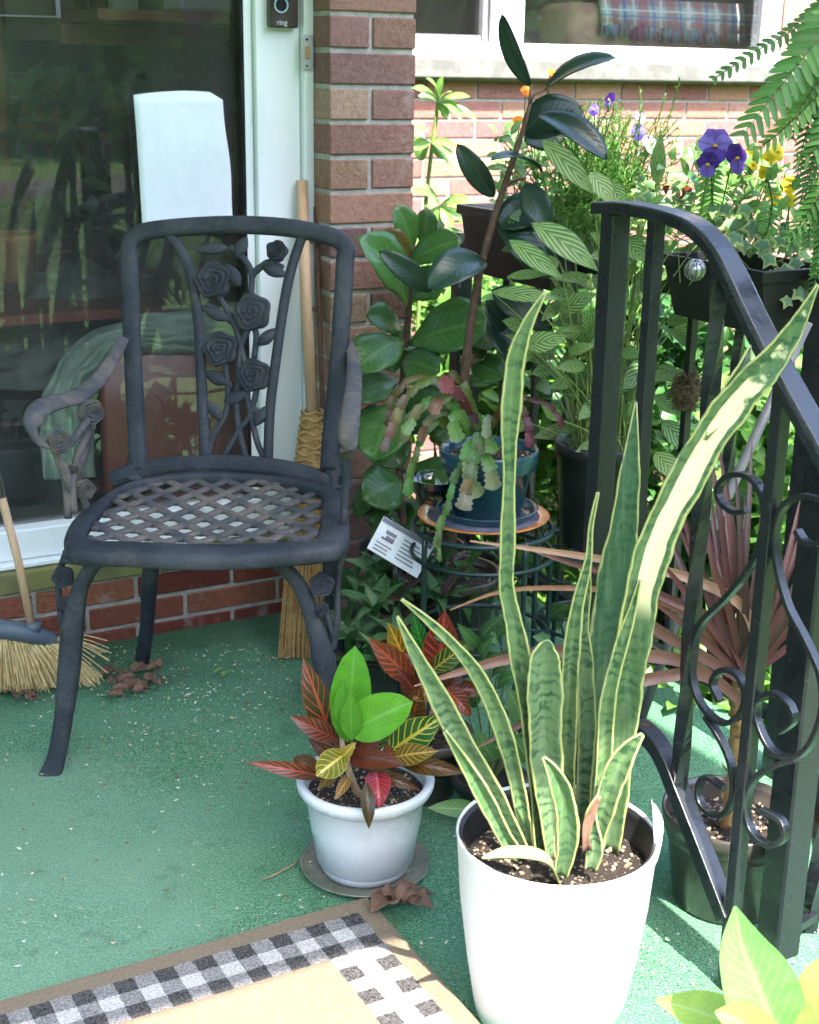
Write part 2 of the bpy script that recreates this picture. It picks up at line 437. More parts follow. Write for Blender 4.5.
M['cloth_dark'] = simple('dull_green_cloth', (.11, .14, .10), (.16, .19, .14), 14, .95, bump=.6)
M['paper'] = simple('white_paper', (.82, .84, .88), (.76, .78, .82), 6, .75)
M['blanket'] = (lambda t: (t.bump(t.noise(40, 5, .7), .8, .01), t.fin(t.mix(t.ramp(t.noise(14, 5), .3, .7), (.28, .40, .30), (.42, .54, .42)), .95))[1])(NT('sage_green_blanket'))
M['redwood'] = (lambda t: t.fin(t.mix(t.noise(4, 5, .6, t.mapping(t.coord(), (25, 25, 2))), (.22, .065, .045), (.36, .13, .085)), .3))(NT('dark_red_wood'))
M['curtain'] = simple('amber_curtain', (.40, .17, .04), (.22, .10, .03), 9, .9)
M['terracotta'] = simple('terracotta', (.42, .20, .08), (.35, .16, .07), 14, .8)
M['lawn'] = (lambda t: (t.bump(t.noise(60, 4), .8, .03), t.fin(t.mix(t.ramp(t.noise(3, 5, .6), .3, .7), t.mix(t.noise(90, 3), (.035, .10, .012), (.10, .21, .03)), (.07, .13, .03)), .95))[1])(NT('lawn_grass'))
M['plain_leaf'] = leafmat('plain_leaf', 'plain', .5, .35)
M['vein_leaf'] = leafmat('veined_leaf', 'vein', .4, .30)
M['broad_leaf'] = leafmat('broad_lime_leaf', 'vein', .4, .35, K=14, amt=.24, bumpy=.15)
M['gloss_leaf'] = leafmat('glossy_leaf', 'vein', .30, .12, K=11, amt=.35)
M['croton_leaf'] = leafmat('croton_leaf', 'croton', .3, .18, K=8, amt=.62)
M['herring_leaf'] = leafmat('herringbone_leaf', 'herring', .45, .25, K=6, slope=1.1, amt=.9, bumpy=.1)
M['edge_leaf'] = leafmat('cream_edged_leaf', 'edge', .5, .3)
M['petal'] = leafmat('petal', 'plain', .6, .35, bumpy=.05)
def snake_mat(name, pale=False):
    t = NT(name); u, v = t.uv(); vo = t.coord()
    up = t.M('MULTIPLY', t.M('ABSOLUTE', t.M('SUBTRACT', u, .5)), 2.0)
    A = t.attr('Col')
    wav = t.noise(45, 4, .65, vo); wv2 = t.noise(12, 3, .6, vo)
    z = t.sep(vo)
    band = t.M('SINE', t.M('ADD', t.M('MULTIPLY', z[2], 400.0), t.M('ADD', t.M('MULTIPLY', wav, 16.0), t.M('MULTIPLY', wv2, 26.0))))
    b = t.M('MULTIPLY', t.ramp(band, -.2, .9), t.ramp(t.noise(26, 3, .6, vo), .35, .62, .12, .85))
    blade = t.mix(b, A, (.022, .075, .038))
    blade = t.mix(t.ramp(wav, .6, .75, 0, .3), blade, (.20, .30, .12))
    e = t.M('ADD', up, t.M('MULTIPLY', t.M('SUBTRACT', t.noise(24, 4, .65, vo), .5), .42))
    if pale:
        wob = t.M('ADD', u, t.M('MULTIPLY', t.M('SUBTRACT', t.noise(9, 3, .6, vo), .5), .25))
        pm = t.M('MULTIPLY', t.ramp(wob, .30, .34), t.ramp(wob, .84, .88, 1, 0))
        pm = t.M('MULTIPLY', pm, t.M('MULTIPLY', t.ramp(v, .33, .37), t.ramp(t.M('ADD', v, t.M('MULTIPLY', t.M('SUBTRACT', wav, .5), .9)), .68, .86, 1, 0)))
        blade = t.mix(pm, blade, (.88, .82, .46))
    col = t.mix(t.ramp(e, .91, .97), blade, t.mix(t.noise(30, 3, .6, vo), (.28, .33, .10), (.56, .52, .20)))
    col = t.mix(t.M('MULTIPLY', t.ramp(t.noise(70, 4, .8, vo), .66, .74), .7), col, (.30, .26, .17))
    col = t.mix(t.ramp(t.noise(14, 2, .5, t.mapping(vo, (9, 9, 1))), .45, .75, 0, .35), col, t.mix(.5, col, (.40, .48, .34)))
    t.bump(t.noise(9, 4, .5, t.mapping(vo, (30, 30, 2))), .12, .003)
    return t.fin(col, .36, 0, .45, .08)
M['snake'] = snake_mat('snake_plant_blade'); M['snake_pale'] = snake_mat('snake_plant_pale_blade', True)
M['strap'] = leafmat('burgundy_strap_leaf', 'plain', .35, .2, bumpy=.1)
def mat_mat():
    t = NT('gingham_border_doormat'); s_ = t.sep(t.coord()); x, y = s_[0], s_[1]     # local metres from the back-right corner, both inward
    nz = t.noise(90, 3, .7, col=True); nzs = t.sep(nz); x = t.M('ADD', x, t.M('MULTIPLY', t.M('SUBTRACT', nzs[0], .5), .006)); y = t.M('ADD', y, t.M('MULTIPLY', t.M('SUBTRACT', nzs[1], .5), .006))
    tan = t.mix(t.noise(220, 3, .7), (.15, .115, .08), (.40, .315, .22))
    ck = .0262; m0 = .028
    X = t.M('DIVIDE', t.M('SUBTRACT', x, m0), ck); Y = t.M('DIVIDE', t.M('SUBTRACT', y, m0), ck)
    ex = t.M('MODULO', t.M('FLOOR', t.M('ADD', X, 100.0)), 2.0); ey = t.M('MODULO', t.M('FLOOR', t.M('ADD', Y, 100.0)), 2.0)
    tot = t.M('ADD', ex, ey)
    n = t.noise(330, 3, .7)
    n = t.ramp(n, .3, .7); dark = t.mix(n, (.025, .024, .024), (.16, .15, .15)); grey = t.mix(n, (.16, .15, .15), (.46, .43, .42)); wh = t.mix(n, (.45, .42, .40), (.82, .78, .74))
    g = t.mix(t.M('GREATER_THAN', tot, .5), dark, t.mix(t.M('GREATER_THAN', tot, 1.5), grey, wh))
    mn = t.M('MINIMUM', X, Y)
    inband = t.M('MULTIPLY', t.M('GREATER_THAN', mn, 0.0), t.M('LESS_THAN', mn, 3.0))
    col = t.mix(inband, tan, g)
    t.bump(t.noise(450, 3, .8), 1, .004)
    return t.fin(col, .95, 0, .1)
M['mat'] = mat_mat()
def glass_mat(name, ior=1.5, tint=(.9, .93, .92), rough=.0, boost=1.0, dust=.0):
    t = NT(name)
    tr = t.n.new('ShaderNodeBsdfTransparent'); tr.inputs[0].default_value = (*tint, 1)
    gl = t.n.new('ShaderNodeBsdfGlossy'); gl.inputs['Roughness'].default_value = rough; gl.inputs[0].default_value = (1, 1, 1, 1)
    fr = t.n.new('ShaderNodeFresnel'); fr.inputs[0].default_value = ior
    mx = t.n.new('ShaderNodeMixShader'); t.lk(t.M('MULTIPLY', fr.outputs[0], boost, clamp=True), mx.inputs[0]); t.lk(tr.outputs[0], mx.inputs[1]); t.lk(gl.outputs[0], mx.inputs[2])
    df = t.n.new('ShaderNodeBsdfDiffuse'); df.inputs[0].default_value = (.6, .6, .58, 1)      # film of dust and dried drips on the pane
    m2 = t.n.new('ShaderNodeMixShader'); v_ = t.coord(); sm_ = t.M('MULTIPLY', t.ramp(t.noise(3, 5, .65, v_), .3, .75), t.ramp(t.noise(9, 4, .7, t.mapping(v_, (3, 3, .4))), .3, .8, .5, 1.3))
    t.lk(t.M('MULTIPLY', t.M('ADD', sm_, .35), dust), m2.inputs[0]); t.lk(mx.outputs[0], m2.inputs[1]); t.lk(df.outputs[0], m2.inputs[2]); t.lk(m2.outputs[0], t.out.inputs[0])
    return t.m
M['glass'] = glass_mat('door_glass', 1.5, (.92, .94, .93), .0, 2.0, .07)
M['winglass'] = glass_mat('window_glass', 1.5, (.92, .94, .93), .0, 3.5, .015)
M['clear'] = glass_mat('clear_plastic', 1.45, (.75, .8, .76), .05, 2)
def plaid_mat():
    t = NT('plaid_blanket'); s_ = t.sep(t.coord('UV')); x, y = s_[0], s_[1]
    def st(c, f, off, w): return t.M('LESS_THAN', t.M('ABSOLUTE', t.M('SUBTRACT', t.M('FRACT', t.M('ADD', t.M('MULTIPLY', c, float(f)), off)), .5)), w)
    col = t.mix(t.noise(20), (.32, .42, .40), (.40, .52, .48))
    for (c, f, off, w, k, a) in ((x, 7, .0, .16, (.36, .12, .16), .7), (y, 2.2, .2, .16, (.36, .12, .16), .6), (x, 7, .33, .05, (.7, .7, .72), .8), (x, 7, .66, .05, (.12, .16, .4), .8), (y, 2.2, .6, .04, (.75, .75, .78), .8), (y, 2.2, .9, .05, (.12, .16, .4), .7)):
        col = t.mix(t.M('MULTIPLY', st(c, f, off, w), a), col, k)
    return t.fin(col, .95)
M['plaid'] = plaid_mat()
M['sofa'] = simple('brown_sofa', (.46, .29, .19), (.38, .23, .15), 6, .7)
M['chrome'] = simple('brushed_metal', (.45, .45, .46), (.35, .35, .36), 20, .3, metal=1)
M['bronze'] = simple('dark_bronze_plastic', (.035, .022, .018), (.05, .035, .028), 10, .3)
M['black_face'] = simple('black_plastic', (.01, .01, .012), None, 10, .25)
M['glyph'] = simple('pale_print', (.55, .6, .62), None, 10, .5)
M['tint_blue'] = simple('pale_blue_ring', (.35, .5, .6), None, 10, .3)
M['buff'] = simple('amber_button', (.45, .25, .10), None, 10, .4)
M['greystick'] = simple('grey_pole', (.17, .165, .17), (.11, .11, .115), 12, .5)
M['roof'] = simple('porch_roof_paint', (.6, .6, .58), (.5, .5, .48), 5, .8)
M['coir'] = simple('coir_fibre', (.20, .13, .06), (.09, .06, .03), 120, .95, bump=1)
M['box_black'] = simple('black_planter_plastic', (.008, .008, .009), (.014, .014, .015), 12, .4)

# ------------------------------------------------------------------ setting
mb = MB(); g = -.52
mb.v += [V((-60, -60, g)), V((60, -60, g)), V((60, 60, g)), V((-60, 60, g))]; mb.face([0, 1, 2, 3])
struct(mb.build('ground', M['lawn'], smooth=False))
mb = MB()
mb.box(hp(-4, -.02, -.52), HU * 4.40, HN * 1.82, UP * .516)
struct(mb.build('porch_slab', M['concrete'], smooth=False))
mb = MB(); nx_, ny_ = 60, 30; b0 = 0
for j in range(ny_ + 1):
    for i in range(nx_ + 1):
        p = hp(-4 + 4.41 * i / nx_, -.015 + 1.82 * j / ny_, 0)
        p.z = .002 * mnoise.noise(p * 3) * (0 if j == 0 else 1); mb.v.append(p)
for j in range(ny_):
    for i in range(nx_):
        a = j * (nx_ + 1) + i; mb.face([a, a + 1, a + nx_ + 2, a + nx_ + 1])
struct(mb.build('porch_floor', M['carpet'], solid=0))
mb = MB()
mb.box(hp(-2.4, 1.805, -.52), HU * 2.6, HN * .28, UP * .34)
mb.box(hp(-2.4, 2.09, -.52), HU * 2.6, HN * .28, UP * .17)
struct(mb.build('porch_steps', M['concrete'], smooth=False))
# porch roof (casts the shade over the chair)
mb = MB(); mb.box(hp(-4.5, -.2, 2.42), HU * 4.63, HN * 2.88, UP * .14); 
tag(mb.build('porch_roof', M['roof'], smooth=False), 'white painted roof over the porch and door', 'roof')

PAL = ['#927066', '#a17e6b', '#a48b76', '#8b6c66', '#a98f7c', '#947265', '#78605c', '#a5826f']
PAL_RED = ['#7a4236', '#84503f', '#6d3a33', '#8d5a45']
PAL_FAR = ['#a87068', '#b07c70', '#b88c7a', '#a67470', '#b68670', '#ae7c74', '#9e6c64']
def brickwork(root, o, du, dn, a0, a1, z0, z1, course, bl, pal, depth=.1, start=0, proud=.006, ends=True, jnt=.0095):
    """mortar core + proud bricks; du along the wall, dn outward; returns two parts"""
    core = MB(); core.box(o + du * (a0 + .003) - dn * depth + UP * z0, du * (a1 - a0 - .006), dn * (depth - proud), UP * (z1 - z0)); core.build('mortar', M['mortar'], root, smooth=False)
    m = MB(); r = 0; z = z0
    while z < z1 - .01:
        zz = min(z + course - jnt, z1)
        x = a0 - (bl / 2 if (r + start) % 2 else 0)
        while x < a1 - .005:
            xa, xb = max(x, a0), min(x + bl - (jnt if x + bl < a1 - .004 else 0), a1)
            if xb - xa > .02:
                c = jit(pal[rnd.randrange(len(pal))], .12); e = rnd.uniform(-.001, .0012)
                m.box(o + du * xa - dn * (depth - .003 if ends else .05) + UP * (z + rnd.uniform(-.0008, .0008)), du * (xb - xa), dn * ((depth - .003 if ends else .05) + e), UP * (zz - z), c=c, ch=.0022)
            x += bl
        z += course; r += 1
    m.build('bricks', M['brick'], root, smooth=False)
# pillar beside the door
PB = .07
pa0 = ha(hat(330, 100, PB)); pa1 = ha(hat(415, 100, PB))
pil = thing('brick_pillar', hp(pa0, PB, 0), 'narrow brick pillar of alternating long and half bricks beside the white door frame', 'pillar')
CRS = .0655
zt = hat(370, 12, PB).z; z_off = (zt % CRS)
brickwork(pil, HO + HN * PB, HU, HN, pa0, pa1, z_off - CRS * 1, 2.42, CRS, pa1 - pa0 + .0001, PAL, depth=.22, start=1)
# low brick base under the door
base = thing('brick_wall_base', hp(-1, 0, 0), 'low red brick wall under the glass door threshold', 'wall')
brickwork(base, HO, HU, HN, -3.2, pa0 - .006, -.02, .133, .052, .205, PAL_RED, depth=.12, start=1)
# wall above and beside
mb = MB(); mb.box(hp(-4.2, -.12, 2.2), HU * 4.18, HN * .1, UP * .22)
tag(mb.build('door_header', M['white_paint'], smooth=False), 'white header board above the glass door', 'header')

# far wall with the window
FO = V((.07, 5.0, 0))
def fat(px, py, b=0): return at(px, py, pl=(FO + HN * b, HN))
def fa(p): return (p - FO).dot(HU)
def fp(a, b, z): return FO + HU * a + HN * b + UP * z
fw = thing('brick_wall_far', fp(0, 0, g), 'sunlit pink brick house wall under the window sill', 'wall')
ZS = fat(430, 78).z
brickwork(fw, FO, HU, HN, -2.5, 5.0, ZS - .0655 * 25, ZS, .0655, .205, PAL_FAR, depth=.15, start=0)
wa0, wa1 = fa(fat(340, 40)), fa(fat(778, 40))
def zat(px, py): return fat(px, py).z
wside = MB(); wside.box(fp(wa1 + .02, -.15, ZS + .09), HU * 2.4, HN * .15, UP * 2.2); wside.box(fp(-2.5, -.15, ZS + .09), HU * (wa0 - .02 + 2.5), HN * .15, UP * 2.2)
wside.build('side_wall', M['sofa'], fw, smooth=False)
mb = MB(); mb.box(fp(wa0 - .3, -.12, ZS + .002), HU * (wa1 - wa0 + .6), HN * .19, UP * .062)
mb.build('sill', M['concrete'], fw, smooth=False, bevel=.004)
win = thing('house_window', fp(wa0, 0, ZS), 'white framed house window above the sunlit brick wall, reflecting trees', 'window')
zf0 = ZS + .066; zg = zat(600, 46); z1 = zf0 + 1.3
f = MB()
f.box(fp(wa0, -.06, zf0), HU * (wa1 - wa0), HN * .085, UP * (zg - zf0))
am0, am1 = fa(fat(497, 20)), fa(fat(523, 20))
f.box(fp(am0, -.06, zg + .001), HU * (am1 - am0), HN * .07, UP * (z1 - zg))
f.box(fp(wa1 - .05, -.06, zg + .001), HU * .05, HN * .07, UP * (z1 - zg))
f.box(fp(wa0, -.06, zg + .001), HU * .05, HN * .07, UP * (z1 - zg))
f.build('frame', M['white_paint'], win, smooth=False, bevel=.004)
sa = MB(); sa.box(fp(am0 - .045, -.05, zg + .002), HU * .02, HN * .03, UP * (z1 - zg)); sa.box(fp(wa0 + .06, -.05, zg + .002), HU * (am0 - wa0 - .11), HN * .028, UP * .022)
sa.build('sash', M['greystick'], win, smooth=False)
gl = MB(); b_ = -.045
gl.v += [fp(wa0 + .05, b_, zg), fp(wa1 - .05, b_, zg), fp(wa1 - .05, b_, z1), fp(wa0 + .05, b_, z1)]; gl.face([0, 1, 2, 3]); gl.build('pane', M['winglass'], win, smooth=False, recalc=False)
rm = MB()
ra0, ra1 = wa0 - .3, wa1 + .3
rm.box(fp(ra0, -2.6, zf0 - .6), HU * (ra1 - ra0), HN * .05, UP * 2.2)
rm.box(fp(ra0, -2.55, zf0 - .6), HU * .05, HN * 2.4, UP * 2.2); rm.box(fp(ra1, -2.55, zf0 - .6), HU * .05, HN * 2.4, UP * 2.2)
rm.box(fp(ra0, -2.55, zf0 + 1.4), HU * (ra1 - ra0), HN * 2.4, UP * .05); rm.box(fp(ra0, -2.55, zf0 - .6), HU * (ra1 - ra0), HN * 2.4, UP * .05)
tag(rm.build('room_behind_window', M['dark_room'], smooth=False), 'dim room seen through the window above the far wall', 'room')
so = thing('sofa', fp(fa(fat(580, 40)), -.35, zf0 - .5), 'brown sofa back seen through the far window', 'sofa')
sm = MB(); s0, s1 = fa(fat(578, 40, -.25)), fa(fat(775, 40, -.25)); sm.box(fp(s0, -.55, zf0 - .5), HU * (s1 - s0), HN * .25, UP * (zat(700, 2) - zf0 + .5), ch=.03)
sm.build('backrest', M['sofa'], so)
sm = MB(); sm.box(fp(s0, -1.15, zf0 - .5), HU * (s1 - s0), HN * .6, UP * .25, ch=.04); sm.build('seat', M['sofa'], so)
th = MB(); t0, t1 = fa(fat(598, 20, -.29)), fa(fat(786, 20, -.29)); zb = fat(700, 30, -.29).z; nn_ = 60
ztop = zat(700, 2) + .012
for i in range(nn_ + 1):
    a = t0 + (t1 - t0) * i / nn_; w = .010 * math.sin(i * .9) + .006 * math.sin(i * 2.3); dz = -.03 * i / nn_ + .006 * math.sin(i * .7)
    th.v += [fp(a, -.50, ztop), fp(a, -.29, ztop + .004), fp(a, -.275 + w, (zb + ztop) / 2), fp(a, -.27 + w, zb + dz)]
for i in range(nn_):
    for j in range(3):
        q = i * 4 + j; th.face([q, q + 4, q + 5, q + 1], [(i / nn_, 1 - j / 3), ((i + 1) / nn_, 1 - j / 3), ((i + 1) / nn_, 1 - (j + 1) / 3), (i / nn_, 1 - (j + 1) / 3)])
throw = th.build('plaid_throw', M['plaid'], solid=.006)
tag(throw, 'plaid throw with fringe hanging over the sofa behind the window', 'blanket')
fr = MB()
for i in range(110):
    a = t0 + (t1 - t0) * (i + .5) / 110; p = fp(a, -.265, zb - .03 * i / 110 + .01); fr.tube([p, p + HU * rnd.uniform(-.012, .012) - UP * rnd.uniform(.035, .055)], .006, 4, c=(jit('#8d5060', .3) if rnd.random() < .45 else jit('#6f8890', .3)))
fr.build('fringe', M['flake'], throw)

# glass door
DB = -.022
def dat(px, py, b=DB): return hat(px, py, b)
da_l = -2.6; j0, j1, j2, j3 = (ha(dat(x, 60)) for x in (246, 256, 300, 308))
door = thing('glass_door', hp(-1, DB, .135), 'large white framed glass door with dim room and reflections', 'door')
f = MB()
zb0 = .192; zb1 = .252
f.box(hp(j1, DB - .06, zb0), HU * (j2 - j1), HN * .06, UP * (2.19 - zb0))
f.box(hp(j0, DB - .06, zb1), HU * (j1 - j0 - .001), HN * .045, UP * (2.19 - zb1))
f.box(hp(j2 + .001, DB - .06, zb0), HU * (j3 - j2 + .004), HN * .078, UP * (2.19 - zb0))
f.box(hp(da_l, DB - .06, zb0), HU * (j1 - da_l - .001), HN * .057, UP * (zb1 - zb0))
f.box(hp(da_l, DB - .06, zb0 - .012), HU * (j3 - da_l), HN * .075, UP * .011)
f.build('frame', M['white_paint'], door, smooth=False, bevel=.003)
f = MB(); f.box(hp(da_l, -.11, .134), HU * (pa0 - da_l - .002), HN * .115, UP * (zb0 - .134 - .014)); f.build('sill', M['olive'], door, smooth=False, bevel=.004)
f = MB(); f.v += [hp(da_l, DB - .04, zb1), hp(j0, DB - .04, zb1), hp(j0, DB - .04, 2.19), hp(da_l, DB - .04, 2.19)]; f.face([0, 1, 2, 3]); f.build('pane', M['glass'], door, smooth=False, recalc=False)
f = MB(); f.box(hp(j0 - .006, DB - .055, zb1 + .001), HU * .007, HN * .042, UP * 1.93); f.build('gasket', M['black_face'], door, smooth=False)
# small white latch plate edge at the top of the glass
f = MB(); p = dat(58, 18, DB - .03); q = dat(0, 18, DB - .03)
f.box(p - HU * .004, HU * .008, HN * .005, UP * .05); f.box(p - HU * .5, HU * .5, HN * .003, UP * .003); f.build('screen_edge', M['greystick'], door, smooth=False)
# room behind the door
rm = MB(); X0 = -3.0; X1 = pa1 - .06
rm.box(hp(X0, -3.2, 0.05), HU * (X1 - X0), HN * .05, UP * 2.3)
rm.box(hp(X0, -3.15, .05), HU * .05, HN * 3.02, UP * 2.3); rm.box(hp(X1, -3.15, .05), HU * .05, HN * 3.02, UP * 2.3)
rm.box(hp(X0 + .05, -3.15, 2.2), HU * (X1 - X0 - .05), HN * 3.02, UP * .05)
tag(rm.build('room_behind_door', M['dark_room'], smooth=False), 'dim room behind the glass door', 'room')
rm = MB(); rm.box(hp(X0 + .05, -3.15, .15), HU * (X1 - X0 - .06), HN * 3.02, UP * .05); struct(rm.build('room_floor', M['room_floor'], smooth=False))
# ------------------------------------------------------------------ things on the door frame
def hbox(mb, px0, py0, px1, py1, b, th, c=None, ch=0):
    p = hat((px0 + px1) / 2, (py0 + py1) / 2, b); a0 = ha(hat(px0, (py0 + py1) / 2, b)); a1 = ha(hat(px1, (py0 + py1) / 2, b))
    z1 = hat((px0 + px1) / 2, py0, b).z; z0 = hat((px0 + px1) / 2, py1, b).z
    mb.box(hp(a0, b, z0), HU * (a1 - a0), HN * th, UP * (z1 - z0), c=c, ch=ch); return a0, a1, z0, z1
db = thing('video_doorbell', hat(280, 27, DB), 'dark bronze video doorbell with round ring button on the white door frame', 'doorbell')
m = MB(); a0, a1, z0, z1 = hbox(m, 266, -38, 294, 28, DB + .001, .022, ch=.003); m.build('case', M['bronze'], db, smooth=False)
cz = hat(281, 5, DB + .023); r_ = 7.6 * mpp(cz)
def disc_ring(mb, c, r0, r1, th, n=32):
    for (ra, rb) in ((r0, r1),):
        pr = []
        for k in range(n):
            a0_, a1_ = 2 * math.pi * k / n, 2 * math.pi * (k + 1) / n
            q = [c + HU * (math.cos(a) * r) + UP * (math.sin(a) * r) + HN * th for a, r in ((a0_, ra), (a0_, rb), (a1_, rb), (a1_, ra))]
            b = len(mb.v); mb.v += q; mb.face([b, b + 1, b + 2, b + 3])
m = MB(); disc_ring(m, cz, r_ * .82, r_ * 1.0, .0012); bt = m.build('button_ring', M['tint_blue'], db, smooth=False, solid=.0015)
m = MB(); disc_ring(m, cz, 0.0001, r_ * .80, .0012); m.build('button', M['black_face'], db, smooth=False, solid=.0015)
cu = bpy.data.curves.new('brand_text', 'FONT'); cu.body = 'ring'; cu.size = 7.5 * mpp(cz); cu.align_x = 'CENTER'; cu.extrude = .0003
to = bpy.data.objects.new('lettering', cu); C.objects.link(to)
bpy.context.view_layer.update(); me = bpy.data.meshes.new_from_object(to); bpy.data.objects.remove(to)
to = bpy.data.objects.new('lettering', me); C.objects.link(to); me.materials.append(M['glyph'])
tp = hat(282, 25, DB + .024); to.parent = db
Rm = Matrix((HU, UP, HN)).transposed().to_4x4(); to.matrix_local = Matrix.Translation(tp - db.location) @ Rm
bl = thing('doorbell_button', hat(305, 53, DB + .02), 'old rectangular metal doorbell plate with a small amber push button', 'doorbell')
m = MB(); hbox(m, 300, 35, 312, 70, DB + .0195, .007, ch=.002); m.build('plate', M['cork'], bl, smooth=False)
m = MB(); hbox(m, 305, 46, 309.5, 59, DB + .0268, .003, ch=.001); m.build('button', M['buff'], bl, smooth=False)
for yy in (39.5, 66): m = MB(); hbox(m, 305.8, yy - 1, 307.8, yy + 1, DB + .0267, .001); m.build('screw', M['black_face'], bl, smooth=False)

# ------------------------------------------------------------------ inside the glass door
sh = MB(); nx2, ny2 = 14, 16; b_ = -.056
Z1 = hat(180, 95, b_).z; Z0 = hat(180, 232, b_).z; A0 = ha(hat(133, 150, b_)); A1 = ha(hat(219, 150, b_))
for j in range(ny2 + 1):
    for i in range(nx2 + 1):
        s, t = i / nx2, j / ny2
        cr = .018 * (s ** 3) + .01 * math.sin(3.0 * t + 1)
        a = A0 + (A1 - A0) * s + .012 * t * (s) + .01 * (t) - .002 * math.sin(t * 9) * (s > .9)
        rc = .012 * max(0, s - .86) / .14
        z = Z0 + (Z1 - Z0) * (1 - t) + (.008 * math.sin(s * 2.6) if j == 0 else 0) - (rc if j == 0 else 0)
        sh.v.append(hp(a, b_ + .012 + cr * .5, z))
for j in range(ny2):
    for i in range(nx2):
        q = j * (nx2 + 1) + i; sh.face([q, q + 1, q + nx2 + 2, q + nx2 + 1])
tag(sh.build('paper_sheet', M['sheet'], solid=.003), 'blank white sheet with a curled edge on the glass door above the chair', 'paper')

def sweep_px(mb, pts, b, w, n=10, **k):
    """pts: (px,py[,db]) on house plane b"""
    P = [hat(p[0], p[1], b + (p[2] if len(p) > 2 else 0)) for p in pts]; P = cat(P, 5); mb.tube(P, w, n, **k)
ch = thing('wooden_chair', hp(-.6, -.4, .2), 'dark red wooden armchair behind the door glass under a green blanket', 'armchair')
m = MB(); zf = .205
a0, a1, z0, z1 = hbox(m, 100, 345, 300, 520, -.27, .03, ch=.008); m.build('backrest', M['redwood'], ch)
m = MB(); m.box(hp(a0, -.85, z0 - .02), HU * (a1 - a0), HN * .46, UP * .05, ch=.01); m.build('seat', M['redwood'], ch)
for s_ in (a0, a1 - .04):
    for bb in (-.85, -.4):
        m = MB(); m.box(hp(s_, bb, zf), HU * .04, HN * .04, UP * max(.02, z0 - .02 - zf - .002)); m.build('leg', M['redwood'], ch)
bk = MB(); OUT = cat([V((x, y, 0)) for x, y in ((44, 480), (40, 430), (46, 388), (70, 348), (110, 324), (160, 313), (215, 309), (300, 314))], 8); INN = cat([V((x, y, 0)) for x, y in ((96, 478), (92, 440), (90, 402), (104, 372), (132, 352), (175, 354), (222, 352), (300, 342))], 8)
ns_ = 26
for i in range(len(OUT)):
    for j in range(ns_ + 1):
        s = j / ns_; q = OUT[i].lerp(INN[i], s); t_ = i * .09
        fo = .030 * mnoise.noise(V((s * 4.5 + .5 * math.sin(t_), t_ * .55, 1))) + .012 * mnoise.noise(V((s * 13, t_ * 2.2, 4))) + .004 * mnoise.noise(V((s * 30, t_ * 9, 7)))
        bk.v.append(hat(q.x + 5 * mnoise.noise(V((t_ * 2, s, 2))), q.y + 6 * mnoise.noise(V((t_ * 2.5, s, 9))), -.235 + fo + .035 * math.sin(math.pi * s)))
for i in range(len(OUT) - 1):
    for j in range(ns_): q = i * (ns_ + 1) + j; bk.face([q, q + 1, q + ns_ + 2, q + ns_ + 1])
tag(bk.build('green_blanket', M['blanket'], solid=.006, subd=1), 'crumpled sage green blanket draped over the wooden armchair indoors', 'blanket')
bk = MB(); nx2, ny2 = 70, 34
for j in range(ny2 + 1):
    for i in range(nx2 + 1):
        s, t_ = i / nx2, j / ny2; px = -60 + 320 * s; top = 306 - 34 * math.exp(-((px - 90) / 55) ** 2) + 10 * math.sin(px * .05) + 30 * max(0, (px - 160) / 100)
        py = top + (390 - top) * t_; p = hat(px, py, -.75); f_ = mnoise.noise(V((px * .02 + t_ * 1.5, t_ * 5 + px * .012, 0))) * .05 + mnoise.noise(V((px * .05, t_ * 9, 3))) * .018
        bk.v.append(p + HN * (f_ - .10 * (1 - t_) ** 3))
for j in range(ny2):
    for i in range(nx2): q = j * (nx2 + 1) + i; bk.face([q, q + 1, q + nx2 + 2, q + nx2 + 1])
tag(bk.build('cloth_mound', M['cloth_dark'], solid=.01), 'rumpled dull green cloth heaped behind the wooden armchair indoors', 'cloth')
m = MB(); m.lathe(hat(14, 420, -.45) - UP * .05, [(.10, -.13), (.14, .0), (.145, .07), (.15, .075), (.135, .08), (.12, .02), (.0, .015)], 32)
tag(m.build('dark_basket', M['pot_black']), 'dark round tub behind the glass left of the blanket', 'tub')
m = MB(); m.lathe(hat(12, 272, -.75), [(.05, -.02), (.06, .07), (.068, .075), (.068, .09), (.055, .09), (.05, .05), (0, .05)], 28)
tag(m.build('terracotta_pot', M['terracotta']), 'small terracotta pot on the ledge deep inside the glass door', 'pot')
m = MB(); hbox(m, -60, 291, 130, 300, -.95, .35); tag(m.build('indoor_shelf', M['redwood'], smooth=False), 'dark shelf carrying the terracotta pot indoors', 'shelf')
m = MB()
for k, (x0, x1) in enumerate(((-60, 10), (74, 92), (94, 108))):
    a0 = ha(hat(x0, 80, -1.3)); a1 = ha(hat(x1, 80, -1.3)); n_ = 14
    zt_ = 2.1; zb_ = hat(50, 240 if k == 0 else 34, -1.3).z
    for i in range(n_ + 1):
        a = a0 + (a1 - a0) * i / n_; w = .015 * math.sin(i * 1.7); m.v += [hp(a, -1.3 + w, zt_), hp(a, -1.3 + w * 1.4, zb_)]
    o_ = len(m.v) - 2 * (n_ + 1)
    for i in range(n_): m.face([o_ + 2 * i, o_ + 2 * i + 1, o_ + 2 * i + 3, o_ + 2 * i + 2])
tag(m.build('curtain', M['curtain'], solid=.004), 'amber curtain strips hanging deep inside the room', 'curtain')
m = MB(); hbox(m, 108, -40, 134, 24, -1.25, .03); tag(m.build('indoor_board', M['white_paint'], smooth=False), 'pale upright board at the top of the dim room', 'board')
m = MB(); hbox(m, 162, -30, 262, 16, -.7, .12, ch=.01); tag(m.build('indoor_box', M['paper'], smooth=False), 'pale box on the high shelf inside the door', 'box')
